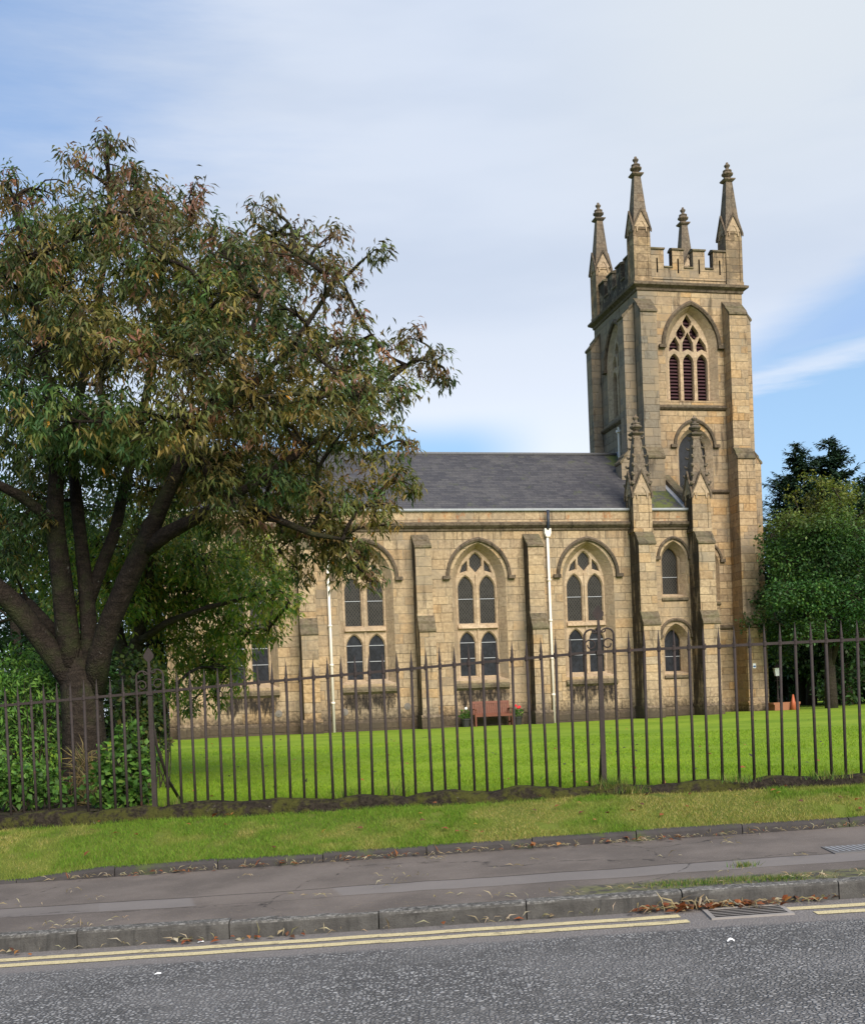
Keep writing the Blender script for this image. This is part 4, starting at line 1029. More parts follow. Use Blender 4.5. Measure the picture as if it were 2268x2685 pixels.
# ---- cherry at the left
def pal_cherry(key, n, pos):
    green = [(.032, .068, .023), (.054, .098, .028), (.095, .132, .035)]
    olive = [(.165, .142, .036), (.240, .175, .050), (.112, .128, .034)]
    bronze = [(.180, .105, .066), (.250, .120, .080), (.130, .100, .056), (.095, .100, .048)]
    w = {'g': (8, 1.6, .15), 'o': (2.6, 5.5, 1.0), 'b': (2.2, 2, 4.6), 'm': (4.5, 2.8, 1.5)}[key]
    pal = green + olive + bronze
    ws = [w[0] / 3] * 3 + [w[1] / 3] * 3 + [w[2] / 4] * 4
    # whole shoots share a cast, so neighbouring leaves clump in colour
    c = tints(n, pal, ws, .22); k = 14
    g = np.repeat(tints(n // k + 1, pal, ws, .3), k, 0)[:n]
    out = .2 * c + .8 * g
    yel = RNG.random(n) < .0012; out[yel] = (.50, .24, .03)
    return out
D0 = 14.3
croot_w = at(178, 1600, D0); zb = zlawn(croot_w[0], croot_w[1])
cherry = thing('cherry_tree', 'big spreading cherry tree with bronze and green drooping leaves behind the railings', 'tree', (croot_w[0], croot_w[1], zb))
def limb(pts, D, w):
    """pts in view pixels; D depths; w widths in view pixels"""
    n = len(pts); Ds = D if hasattr(D, '__len__') else [D] * n
    return ([at(x, y, d) for (x, y), d in zip(pts, Ds)], [q * (.88 if q > 70 else .80) * (2268 / 1764) * d / FPX / 2 for q, d in zip(w, Ds)])
base = [(178, 1660), (176, 1560), (172, 1480), (165, 1400)]
limbs = [limb(base + [(158, 1340), (150, 1290)], [D0, D0, D0, D0, D0 + .05, D0 + .1], (150, 112, 98, 98, 62, 20)),
         limb([(168, 1420), (120, 1350), (70, 1285), (20, 1225), (-60, 1150), (-140, 1040)], [14.3, 14.3, 14.2, 14.1, 13.9, 13.7], (70, 62, 58, 54, 46, 34)),
         limb([(150, 1380), (138, 1290), (126, 1190), (116, 1100), (112, 1040), (116, 960), (112, 880), (95, 760), (70, 620), (40, 480)], [14.3, 14.3, 14.3, 14.2, 14.2, 14.1, 14, 13.9, 13.8, 13.8], (66, 60, 54, 50, 44, 36, 30, 24, 18, 10)),
         limb([(118, 1090), (80, 1040), (40, 1010), (-20, 980), (-120, 900)], [14.2, 14.1, 14, 13.8, 13.5], (34, 30, 26, 22, 14)),
         limb([(180, 1400), (182, 1300), (176, 1200), (166, 1110), (156, 1020), (150, 940), (160, 820), (190, 680), (215, 520), (225, 380), (215, 270)], [14.3, 14.35, 14.4, 14.5, 14.6, 14.7, 14.8, 14.8, 14.8, 14.7, 14.6], (50, 44, 38, 34, 31, 28, 24, 20, 15, 10, 5)),
         limb([(178, 1240), (205, 1160), (235, 1085), (252, 1000), (275, 910), (300, 800), (320, 680), (330, 540), (300, 420)], [14.4, 14.5, 14.7, 14.9, 15.1, 15.3, 15.4, 15.3, 15.1], (34, 33, 31, 28, 24, 20, 16, 12, 7)),
         limb([(190, 1420), (205, 1330), (228, 1260), (262, 1180), (300, 1100), (330, 1030), (362, 960), (410, 880), (470, 780), (520, 660), (560, 520)], [14.3, 14.2, 14.1, 14, 13.9, 13.8, 13.7, 13.6, 13.6, 13.7, 13.8], (66, 60, 56, 54, 48, 38, 34, 29, 24, 17, 9)),
         limb([(286, 1130), (340, 1088), (400, 1056), (450, 1030), (510, 1030), (570, 1062), (640, 1090), (700, 1100)], [13.95, 13.8, 13.7, 13.6, 13.5, 13.4, 13.4, 13.5], (40, 38, 34, 30, 25, 20, 15, 8)),
         limb([(440, 1032), (520, 985), (600, 930), (680, 870), (760, 800), (830, 745), (885, 720)], [13.6, 13.8, 14, 14.2, 14.4, 14.5, 14.5], (24, 22, 19, 16, 13, 10, 6)),
         limb([(420, 865), (510, 790), (600, 700), (660, 610), (700, 540)], [13.6, 13.3, 13.1, 13.1, 13.2], (20, 17, 14, 11, 6)),
         limb([(150, 1330), (60, 1230), (-40, 1180)], [14.4, 14.9, 15.5], (30, 24, 16)),
         limb([(228, 1262), (250, 1235), (258, 1215)], [14.1, 14.0, 13.95], (12, 9, 6))]
BG = [(15, 385, 52, 'b'), (55, 445, 60, 'b'), (150, 330, 42, 'b'), (225, 285, 36, 'b'), (215, 335, 48, 'b'), (290, 375, 58, 'b'), (110, 400, 46, 'b'), (385, 405, 45, 'b'), (330, 450, 78, 'b'), (200, 455, 88, 'm'), (85, 525, 88, 'm'), (405, 460, 52, 'm'),
      (540, 425, 38, 'b'), (565, 480, 66, 'b'), (480, 525, 74, 'b'), (622, 485, 40, 'b'), (682, 475, 30, 'b'), (640, 545, 58, 'b'), (762, 510, 30, 'b'), (700, 570, 42, 'b'),
      (300, 560, 98, 'm'), (430, 585, 88, 'm'), (560, 595, 78, 'm'), (150, 610, 105, 'o'), (15, 570, 80, 'm'), (690, 612, 36, 'b'),
      (600, 685, 78, 'm'), (700, 695, 56, 'b'), (480, 695, 98, 'm'), (340, 700, 108, 'o'), (200, 730, 105, 'o'), (60, 700, 90, 'g'), (735, 650, 22, 'b'),
      (760, 725, 52, 'm'), (852, 692, 46, 'b'), (882, 742, 40, 'b'), (908, 765, 22, 'b'), (822, 790, 44, 'm'), (742, 805, 76, 'm'), (640, 810, 88, 'o'), (520, 820, 98, 'o'), (400, 825, 98, 'o'), (260, 840, 105, 'g'), (120, 840, 105, 'g'), (20, 830, 88, 'g'),
      (792, 880, 40, 'o'), (832, 908, 20, 'b'), (720, 905, 68, 'o'), (620, 925, 88, 'o'), (500, 925, 84, 'o'), (380, 905, 78, 'g'), (240, 925, 70, 'g'), (70, 930, 76, 'g'),
      (450, 960, 80, 'o'), (540, 1060, 58, 'o'), (650, 1060, 58, 'o'), (722, 1150, 42, 'o'), (690, 1165, 32, 'g'), (300, 930, 70, 'g'), (170, 885, 84, 'g'), (780, 945, 44, 'o'), (480, 1010, 64, 'o'), (560, 985, 64, 'g'), (400, 985, 60, 'o'), (520, 1075, 46, 'o'), (440, 1075, 36, 'g'), (812, 985, 40, 'o'), (842, 992, 20, 'o'), (760, 1012, 52, 'o'), (680, 1022, 66, 'o'), (600, 1010, 70, 'o'), (700, 1100, 55, 'o'), (750, 1130, 40, 'o'), (755, 1185, 26, 'o'), (640, 1112, 46, 'g'), (570, 1120, 44, 'o'), (615, 1165, 26, 'o'), (775, 1070, 30, 'o')]
BG += [(x, y, r_, k_) for x, y, r_, k_ in ((60, 1000, 46, 'g'), (20, 1075, 42, 'g'), (140, 950, 46, 'g'), (230, 975, 42, 'g'), (330, 1005, 46, 'o'), (420, 950, 48, 'o'), (275, 1085, 24, 'g'), (30, 1150, 34, 'g'), (90, 1070, 26, 'g'))]
BACK = [(60, 1060, 80, 'g'), (180, 1040, 80, 'g'), (300, 1000, 90, 'g'), (420, 1010, 80, 'g'), (20, 1160, 60, 'g'), (90, 990, 80, 'g'), (-60, 700, 120, 'm'), (-60, 900, 120, 'g'), (-60, 500, 100, 'b'), (-70, 1080, 90, 'g')]
boughs = []
cx_, cy_ = 330, 760
for (x, y, r_, key) in BG:
    depth = D0 + .1
    edge = min(1, math.hypot((x - 330) / 560, (y - 730) / 430))
    amp = 2.5 * math.sqrt(max(.05, 1 - edge ** 2))
    offs = [RNG.uniform(-.35, .35)] if r_ < 50 else ([-.8 * amp, RNG.uniform(-.1, .5) * amp] if r_ < 70 else [-.95 * amp, -.15 * amp, .8 * amp])
    if r_ >= 70 and y > 870: offs = [o_ for o_ in offs if o_ > -1.3] or [0.3]
    for j, o_ in enumerate(offs):
        D = D0 + o_; s_ = (2268 / 1764) * D / FPX
        jit = RNG.normal(size=2) * r_ * (.25 if len(offs) > 1 else .03)
        boughs.append((at(x + jit[0], y + jit[1], D), r_ * s_ * (.92 if len(offs) > 1 else 1), key))
for (x, y, r_, key) in BACK:
    D = D0 + RNG.uniform(1.2, 2.8); boughs.append((at(x, y, D), r_ * (2268 / 1764) * D / FPX, key))
nl = broad_tree(cherry, limbs, boughs, pal_cherry, 14, 3.4, (.085, .145), .23, rosette=.05)
print('cherry leaves', nl)

# ---- lighter tree behind the cherry
def pal_second(key, n, pos):
    return tints(n, [(.125, .215, .034), (.22, .28, .046), (.32, .32, .058), (.085, .155, .032), (.27, .22, .06)], [3, 3, 2.4, 3, 1], .3)
D1 = 18.5
p = at(268, 1600, D1); sec = thing('broadleaf_tree', 'smaller yellow green leafy tree growing behind the big cherry trunk', 'tree', (p[0], p[1], zlawn(p[0], p[1]) - .05))
limbs = [limb([(262, 1580), (255, 1450), (262, 1380), (272, 1320)], D1, (62, 56, 52, 44)),
         limb([(270, 1350), (285, 1290), (296, 1240), (310, 1150), (330, 1040)], [18.5, 18.4, 18.2, 18, 18], (40, 34, 28, 22, 12)),
         limb([(262, 1370), (245, 1310), (230, 1250), (210, 1150)], D1, (36, 34, 28, 18)),
         limb([(282, 1310), (340, 1270), (420, 1240), (500, 1220)], [18.4, 18, 17.8, 17.6], (22, 18, 13, 8))]
b2 = [(330, 1060, 85), (420, 1130, 88), (515, 1215, 64), (560, 1175, 48), (400, 1240, 88), (480, 1300, 66), (330, 1320, 78), (415, 1365, 56), (300, 1200, 88), (200, 1110, 95), (548, 1285, 34), (350, 1410, 36), (240, 1240, 70), (440, 1425, 26), (100, 1150, 85), (480, 1380, 40), (590, 1230, 30), (380, 1440, 28), (510, 1120, 60), (150, 1230, 60), (460, 1180, 70), (370, 1200, 80), (430, 1330, 60), (270, 1120, 80), (560, 1230, 45), (380, 1100, 70)]
boughs = []
for (x, y, r_) in b2:
    D = D1 + RNG.uniform(-.9, 1.6); boughs.append((at(x, y, D), r_ * (2268 / 1764) * D / FPX, 'm'))
print('second', broad_tree(sec, limbs, boughs, pal_second, 11, 5.0, (.085, .14), .30, bark='barkd'))

# ---- trees at the right
def gen_tree(name, label, base, H, cr, pal, dens, leaf, trunk_r, crown_z0=.25, n_b=38, bark='barkd', shape=.9, group=None, k=9, wid=.55, droop=.35, lean=0.0, rosette=.16, spread_low=0.5):
    root = thing(name, label, 'tree', tuple(base), group=group)
    x, y, z = base
    limbs = [([np.array([x, y, z - .2]), np.array([x + .05, y, z + H * .2]), np.array([x + lean * .4, y, z + H * .45]), np.array([x + lean, y, z + H * .8])], [trunk_r * 1.25, trunk_r, trunk_r * .75, trunk_r * .2])]
    bs = []
    for i in range(n_b):
        t = (i + RNG.random()) / n_b; zz = crown_z0 + (1 - crown_z0) * t
        rr = cr * math.sin(math.pi * min(1, (spread_low + (1 - spread_low) * t * shape) * .98)) ** .8 * math.sqrt(RNG.uniform(.25, 1)); a_ = RNG.uniform(0, 2 * math.pi)
        rb = cr * RNG.uniform(.26, .44) * (1 - .45 * t)
        bs.append((np.array([x + lean * zz + rr * math.cos(a_) * .85, y + rr * math.sin(a_) * .85, z + H * zz - rb * .6]), rb, 'm'))
    n = broad_tree(root, limbs, bs, pal, k, dens, leaf, wid, rosette, droop, bark=bark, arch_=.2)
    return root
def pal_round(key, n, pos):
    c = tints(n, [(.030, .075, .022), (.045, .104, .030), (.070, .140, .037), (.11, .18, .042)], [4, 4, 2, .6], .3)
    h = np.clip((pos[:, 2] - 7.4) / 1.7, 0, 1) * RNG.uniform(.3, 1, n)
    return c * (1 - h[:, None] * .8) + np.array([.22, .21, .045]) * h[:, None] * .8
def pal_dark(key, n, pos): return tints(n, [(.019, .044, .015), (.030, .066, .021), (.050, .096, .030)], [4, 3, 1.5], .3)
pr_ = at(1697, 1447, 47.5)
rt = thing('broadleaf_tree', 'round green tree with yellowing top beside the church tower', 'tree', (pr_[0], pr_[1], pr_[2]))
limbs = [limb([(1697, 1455), (1693, 1380), (1690, 1300), (1690, 1200), (1680, 1090)], 47.5, (34, 28, 24, 16, 5)), limb([(1693, 1370), (1720, 1260), (1755, 1160)], [47.5, 47, 46.5], (16, 12, 5)), limb([(1691, 1330), (1640, 1240), (1590, 1170)], [47.5, 46.8, 46.2], (15, 10, 4))]
rb = [(1660, 1020, 38), (1625, 1060, 45), (1700, 1050, 50), (1655, 1090, 60), (1590, 1110, 42), (1565, 1150, 36), (1620, 1150, 62), (1700, 1140, 70), (1760, 1090, 60), (1560, 1210, 38), (1600, 1220, 55), (1660, 1220, 65), (1740, 1220, 70), (1550, 1268, 32), (1590, 1290, 45), (1640, 1288, 42), (1710, 1280, 48), (1770, 1280, 46), (1545, 1245, 22), (1668, 990, 22), (1720, 1010, 35), (1800, 1180, 70), (1810, 1050, 60), (1605, 1325, 26), (1535, 1225, 15), (1530, 1288, 15), (1550, 1118, 15), (1580, 1072, 15), (1612, 1012, 15), (1640, 986, 14), (1692, 986, 15), (1668, 972, 11), (1740, 1005, 18)]
boughs = []
for (x, y, r_) in rb:
    for q in range(2 if r_ > 40 else 1):
        D = 47.5 + RNG.uniform(-2.6, 2.0) * (1 if r_ > 40 else .5); boughs.append((at(x + RNG.normal() * 8, y + RNG.normal() * 8, D), r_ * (2268 / 1764) * D / FPX * .74, 'm'))
print('round', broad_tree(rt, limbs, boughs, pal_round, 10, 2.1, (.10, .175), .6, .14, .35, bark='barkd', arch_=.2))

def conifer(label, top, D, H, rad, group):
    tp = at(*top, D); base = np.array([tp[0], tp[1], tp[2] - H])
    root = thing('conifer_tree', label, 'tree', tuple(base), group=group)
    tb = MB(); tb.tube([(0, 0, 0), (0, 0, H * .5), (0, 0, H * .98)], [.28, .18, .02], 8); tb.build('trunk', M['barkd'], root, True)
    P, A, T, LL = [], [], [], []; br = MB()
    z = H * .18
    while z < H * .99:
        t = z / H; rr = rad * (1 - t) ** .72 * RNG.uniform(.75, 1.18) + .12
        for j in range(max(6, int(13 * (1 - t) + 6))):
            a_ = RNG.uniform(0, 2 * math.pi); L = rr * RNG.uniform(.7, 1.1); dr = np.array([math.cos(a_), math.sin(a_), 0])
            n = max(5, int(L * 13)); s_ = np.linspace(.12, 1, n)
            pts = dr * (L * s_)[:, None]; pts[:, 2] = z - .34 * L * s_ + .46 * L * s_ ** 2.2
            if j % 3 == 0: br.tube([(0, 0, z), tuple(pts[n // 2]), tuple(pts[-1])], [.035, .02, .006], 4)
            for s2 in (-1, 1, 0):
                sd_ = np.array([-dr[1], dr[0], 0]) * s2
                ax = dr * .8 + sd_ * .7 + np.array([0, 0, .12 if s2 == 0 else -.30]); P.append(pts + RNG.normal(size=pts.shape) * .05); A.append(np.tile(ax, (n, 1)) + RNG.normal(size=pts.shape) * .25); LL.append((.24 + .34 * (1 - s_)) * min(1, L * .8 + .3) * RNG.uniform(.7, 1.2, n))
        z += .22 + .06 * (1 - t)
    P, A, LL = np.vstack(P), np.vstack(A), np.concatenate(LL); n = len(P)
    nr = unit(n) * .5; nr[:, 2] += 1
    br.build('branches', M['barkd'], root)
    leaves('crown', P, A, nr, LL, LL * .30, tints(n, [(.014, .032, .017), (.022, .046, .023), (.034, .062, .028)], [4, 3, 1], .3), M['needle'], root, .15)
CG = 'dark conifers behind the round tree'
conifer('broad dark conifer close to the tower with ragged left edge', (1622, 900), 60, 14.5, 5.4, CG)
conifer('pointed dark conifer, the taller one behind the round tree', (1690, 882), 62, 16.0, 6.0, CG)
conifer('dark conifer partly cut off by the right edge of the view', (1790, 930), 58, 14.0, 5.6, CG)
def pick(x, y, D):
    p = at(x, y, D); return (p[0], p[1], .55)
RG = 'shaded woodland trees beyond the lawn at right'
gen_tree('woodland_tree', 'dark woodland tree with trunk just left of the pale lamp', pick(1600, 1440, 66), 9.5, 3.6, pal_dark, .55, (.2, .32), .22, .1, 34, group=RG)
gen_tree('woodland_tree', 'dark woodland tree with upright trunk right of the lamp', pick(1655, 1440, 58), 9, 3.0, pal_dark, .55, (.2, .32), .24, .33, 30, group=RG)
gen_tree('woodland_tree', 'dark woodland tree with leaning trunk beside the round tree', pick(1727, 1440, 55), 8.6, 3.4, pal_dark, .55, (.2, .32), .26, .32, 32, group=RG, lean=-.9)
gen_tree('woodland_tree', 'dark woodland tree filling the right edge of the view', pick(1800, 1440, 54), 10.5, 4.0, pal_dark, .55, (.2, .32), .25, .12, 36, group=RG)
gen_tree('woodland_tree', 'dark woodland tree farthest back between the trunks', pick(1700, 1440, 78), 10, 5.0, pal_dark, .45, (.25, .4), .25, .06, 40, group=RG)
gen_tree('woodland_tree', 'dark woodland tree far back by the tower corner', pick(1575, 1440, 80), 8, 4.0, pal_dark, .45, (.25, .4), .25, .06, 34, group=RG)
LG = 'background trees seen through the cherry on the left'
for (x, D, H, cr, lb) in ((-120, 34, 9, 4.0, 'dark tree beyond the left edge of the view'), (40, 40, 9.5, 4.2, 'dark background tree just left of the cherry trunk'), (190, 46, 10.5, 4.6, 'dark background tree directly behind the cherry trunk'), (330, 52, 9.5, 4.2, 'dark background tree next to the left end of the church')):
    gen_tree('woodland_tree', lb, pick(x, 1480, D), H, cr, pal_dark, .55, (.18, .30), .22, .08, 36, group=LG)

# ---- shrubs and climbers at the left
def shrub(name, label, cat, blobs, pal, wts, n_per, leaf, wid, stems, D, group=None, droop=.3, arch_=.2):
    x, y = blobs[0][0], blobs[0][1]
    p = at(x, 1640, D); root = thing(name, label, cat, (p[0], p[1], zlawn(p[0], p[1]) - .03), group=group); o3 = np.array(root.location)
    P, A = [], []; sm = MB()
    for (bx, by, r_, dd) in blobs:
        c = at(bx, by, D + dd); rr = r_ * (2268 / 1764) * (D + dd) / FPX; n = int(n_per * (r_ / 50) ** 2)
        q = shoots(c, rr, n, 1.0); P.append(q); ax = unit(n) + (q - c) / rr * .6; ax[:, 2] -= droop; A.append(ax)
        for s_ in range(stems):
            e = q[RNG.integers(n)]; f = o3 + np.array([RNG.normal() * .15 + (c[0] - o3[0]) * .6, RNG.normal() * .1, 0]); sm.tube([v - o3 for v in curve(f, e, .06, 5, .1)], [.010, .008, .007, .005, .003], 5)
    P, A = np.vstack(P), np.vstack(A); n = len(P); L = RNG.uniform(*leaf, n); nr = unit(n) * .6; nr[:, 2] += .8; nr[:, 1] -= .3
    sm.build('stems', M['barkd'], root)
    leaves('foliage', P - o3, A, nr, L, L * wid, tints(n, pal, wts, .3), M['leaf'], root, arch_)
GR = [(.075, .170, .026), (.115, .230, .038), (.050, .115, .022), (.16, .26, .045)]
shrub('bush', 'tall bright green feathery bush left of the cherry trunk', 'bush', [(40, 1370, 55, .3), (85, 1410, 48, 0), (10, 1440, 60, 0), (60, 1470, 60, .2), (110, 1380, 30, .3), (30, 1540, 65, 0), (95, 1530, 45, 0), (20, 1600, 50, -.3), (80, 1600, 45, -.4)], GR, [3, 3, 2, 1.4], 620, (.06, .12), .32, 6, 14.6)
shrub('bramble', 'leafy bramble growing against the railing post by the cherry trunk', 'shrub', [(240, 1560, 44, 0), (215, 1600, 40, -.1), (270, 1600, 42, -.1), (262, 1500, 30, .1), (295, 1545, 28, .1), (230, 1640, 26, -.25), (285, 1630, 26, -.1)], GR, [3, 2.4, 3, 1.2], 420, (.06, .11), .70, 6, 12.65)
shrub('bramble', 'low green weeds at the far left foot of the railings', 'shrub', [(60, 1600, 44, 0), (20, 1610, 40, 0), (105, 1605, 34, 0), (140, 1630, 26, 0), (-20, 1580, 50, 0)], GR, [3, 2, 3, .6], 380, (.05, .10), .70, 5, 13.0)
shrub('ivy', 'ivy climbing the stem of the smaller tree behind the fence', 'ivy', [(270, 1400, 38, 0), (262, 1440, 36, 0), (285, 1470, 36, 0), (300, 1430, 30, 0), (318, 1480, 26, 0), (330, 1520, 20, 0), (268, 1350, 28, 0), (310, 1380, 30, 0), (272, 1510, 40, 0)], [(.045, .085, .020), (.085, .120, .030), (.13, .13, .035), (.030, .055, .016)], [3, 2, 1, 2], 430, (.06, .10), .75, 4, 15.6)
shrub('dry_grass_clump', 'clump of dry straw coloured grass at the foot of the cherry trunk', 'grass clump', [(178, 1585, 26, 0), (165, 1625, 28, -.1), (190, 1640, 22, -.2), (172, 1550, 16, .1)], [(.24, .18, .07), (.17, .14, .06), (.10, .11, .035)], [3, 2, 1], 420, (.16, .28), .05, 2, 13.35, droop=-.6)

# ---- flower pots beside the bench
def flower_pot(label, x, col, pet):
    u_ = u_of(-.5, x, 1470); p = cw(u_, -.5, GZ)
    r_ = thing('flower_pot', label, 'flower pot', tuple(p), PHI, 'flower pots either side of the bench')
    b = MB(); b.lathe((0, 0), [(.13, 0), (.17, .26), (.19, .26), (.19, .31), (.15, .31), (.14, .26)], 12); b.build('pot', M['pot'], r_, False)
    n = 170; q = shoots((0, 0, .45), .24, n); ax = unit(n); ax[:, 2] += .3; nr = unit(n); nr[:, 2] += .6; L = RNG.uniform(.07, .13, n)
    leaves('foliage', q, ax, nr, L, L * .5, tints(n, GR, [1, 1, 3, .5], .3), M['leaf'], r_)
    f = MB()
    for i in range(pet):
        c = (RNG.normal() * .09 + .02, -.12 + RNG.normal() * .05, .66 + RNG.normal() * .06)
        for k in range(5):
            a_ = k * 2 * math.pi / 5; f.ball((c[0] + .03 * math.cos(a_), c[1], c[2] + .03 * math.sin(a_)), .028, 6, 4, (1, .6, 1))
    f.build('blossom', M[col], r_)
flower_pot('dark plant pot with white flower left of the bench', 950, 'petalw', 1)
flower_pot('dark plant pot with red flowers right of the bench', 1056, 'petal', 3)

# ---- lamp, planter and cone beyond the tower
p = at(1587, 1438, 48.0); k_ = 48 * 1.2857 / FPX
lamp = thing('garden_lamp', 'short black lamp post with pale lantern beyond the tower', 'lamp post', (p[0], p[1], .62))
b = MB(); b.lathe((0, 0), [(.11, 0), (.11, .08), (.06, .12), (.05, .45), (.075, .48), (.035, .53), (.028, 1.32), (.055, 1.36), (.03, 1.42)], 10); b.tube([(-.13, 0, 1.25), (.13, 0, 1.25)], .012, 6); b.build('pole', M['iron'], lamp, True)
b = MB(); b.frust((0, 0), .085, 1.45, .135, 1.78); b.build('lantern', M['lampglass'], lamp)
b = MB(); b.frust((0, 0), .10, 1.415, .10, 1.45); b.frust((0, 0), .16, 1.78, .05, 1.90); b.lathe((0, 0), [(.03, 1.90), (.045, 1.94), (.01, 2.0)], 8); b.build('lantern_frame', M['iron'], lamp)
p = at(1594, 1442, 47.3)
b = MB(); b.prism([(-.55, 0), (.55, 0), (.55, .30), (.59, .30), (.59, .38), (-.59, .38), (-.59, .30), (-.55, .30)], lambda a, z: (a, -.25, z), lambda a, z: (a, .25, z)); o = b.build('planter', M['terracotta'], None, bevel=.015)
o.location = (p[0] + .1, p[1], .58); o.rotation_euler = (0, 0, PHI); tag(o, 'low terracotta planter wall at the foot of the lamp post', 'planter')
p = at(1612, 1440, 47.0)
cone = thing('traffic_cone', 'orange traffic cone standing right of the terracotta planter', 'traffic cone', (p[0] + .12, p[1], .60))
b = MB(); b.box((-.18, -.18, 0), (.18, .18, .03)); b.build('base', M['orange'], cone)
b = MB(); b.lathe((0, 0), [(.14, .03), (.03, .68)], 12); b.build('cone_body', M['orange'], cone, True)

# ------------------------------------------------------------------ railings
P1, P2 = -2.87, 1.65; R_BAR = .0142
GAP = (P2 - P1) / 32.0
fence = thing('iron_railing', 'dark brown iron spiked railing along the low mossy wall', 'railing', (0, 0, 0))
def fpt(x, z, d=0.0): return (x + .12 * d, yf(x) + d, z)
xs = [P1 + GAP * i for i in range(-26, 66)]
xs = [x for x in xs if -6.7 < x < 6.6]
b = MB()
b.tube([(0, 0, -1.34), (0, 0, -.02)], R_BAR, 8); b.tube([(0, 0, -.03), (0, 0, .035), (0, 0, .05), (0, 0, .19)], [R_BAR, .0135, R_BAR, .0015], 8)
bar0 = b.build('bar', M['iron'], fence, True)
first = True; hooked = []
for x in xs:
    i = round((x - P1) / GAP)
    if i in (0, 32): continue
    if i in (-1, 1, 31, 33): hooked.append((x, 1 if i in (-1, 31) else -1)); continue
    o = bar0 if first else copy_part(bar0, fence)
    o.location = fpt(x + random.uniform(-.005, .005), zrail(x)); first = False
    o.rotation_euler = (random.uniform(-.008, .008), random.gauss(0, .007), random.uniform(0, 6)); o.scale = (1, 1, random.uniform(.97, 1.02))
for (x, sg) in hooked:
    b = MB(); z0 = zrail(x); c = GAP * .46
    path = [fpt(x, z0 - 1.34), fpt(x, z0 - .6), fpt(x, z0), fpt(x, z0 + .16)] + [fpt(x + sg * c * (1 - math.cos(t)), z0 + .16 + c * 1.0 * math.sin(t)) for t in np.linspace(.3, math.pi * .92, 9)]
    b.tube(path, [R_BAR] * 3 + [.011] + [.010 - .0004 * k for k in range(9)], 8)
    # the small volutes between this bar and the post
    def vol(cx, cz, r_, t0, t1, n=16): return [fpt(cx + r_ * (1 - .5 * k / n) * math.cos(t0 + (t1 - t0) * k / n) * sg, cz + r_ * (1 - .5 * k / n) * math.sin(t0 + (t1 - t0) * k / n)) for k in range(n + 1)]
    b.tube([fpt(x, z0 + .08)] + vol(x + sg * .058, z0 + .075, .055, math.pi * .85, -math.pi * 1.05), .0075, 6)
    b.tube(vol(x + sg * .098, z0 + .215, .034, math.pi * .3, -math.pi * 1.2), .0075, 6)
    b.build('hooked_bar', M['iron'], fence, True)
b = MB(); prs = sorted(xs)
ra = [fpt(x, zrail(x)) for x in prs]
b.prism([(-.011, -.013), (.011, -.013), (.011, .013), (-.011, .013)], lambda d, z: (ra[0][0], ra[0][1] + d, ra[0][2] + z), lambda d, z: (ra[1][0], ra[1][1] + d, ra[1][2] + z))
for p_, q_ in zip(ra[1:-1], ra[2:]):
    b.prism([(-.011, -.013), (.011, -.013), (.011, .013), (-.011, .013)], lambda d, z: (p_[0], p_[1] + d, p_[2] + z), lambda d, z: (q_[0], q_[1] + d, q_[2] + z))
for p_ in ra: b.lathe((p_[0], p_[1]), [(.014, p_[2] - .03), (.019, p_[2] - .02), (.019, p_[2] + .02), (.014, p_[2] + .03)], 8)
b.build('rail', M['iron'], fence, False)
for x in (P1, P2):
    z0 = zrail(x); y = yf(x); b = MB()
    b.frust((x, y), .024, z0 - 1.34, .022, z0 - .02); b.frust((x, y), .032, z0 - .03, .032, z0 + .012); b.frust((x, y), .018, z0 + .012, .011, z0 + .31)
    po = b.build('post', M['iron'], fence)
    f = MB(); zt = z0 + .30
    f.prism([(0, 0), (.018, .015), (.050, .05), (.052, .08), (.028, .12), (0, .155), (-.028, .12), (-.052, .08), (-.050, .05), (-.018, .015)], lambda a, z: fpt(x + a, zt + z, -.008), lambda a, z: fpt(x + a, zt + z, .008))
    f.build('finial', M['iron'], po)
    s_ = MB(); e = (x + .09, y + .95, zlawn(x, y + .95) - .05)
    s_.tube([(x, y + .02, z0 - .25), (x + .02, y + .10, z0 - .55), (x + .05, y + .40, z0 - .92), e], [.014, .016, .017, .018], 8); s_.build('brace', M['iron'], fence, True)

# low mossy wall under the railings
b = MB(); pts = list(np.arange(-16, 16, .12)); ring = []
for x in pts:
    zt = zbase(x) + .012 + .010 * math.sin(x * 2.3) + .016 * math.sin(x * 7.7 + 1) + random.uniform(-.014, .014); y = yf(x)
    j = [random.uniform(-.02, .02) for _ in range(3)]
    ring.append([(x, y - .16 + j[0], zt - .30), (x, y - .14 + j[1], zt - .07), (x, y - .10 + j[2], zt - .015), (x, y, zt), (x, y + .12, zt - .012), (x, y + .17, zt - .30)])
m_ = 6; vs = [p for r_ in ring for p in r_]
b.add(vs, [(i * m_ + j, (i + 1) * m_ + j, (i + 1) * m_ + j + 1, i * m_ + j + 1) for i in range(len(ring) - 1) for j in range(m_ - 1)])
o = b.build('low_wall', M['moss'], None, True); tag(o, 'low dark mossy stone wall carrying the railings', 'wall')

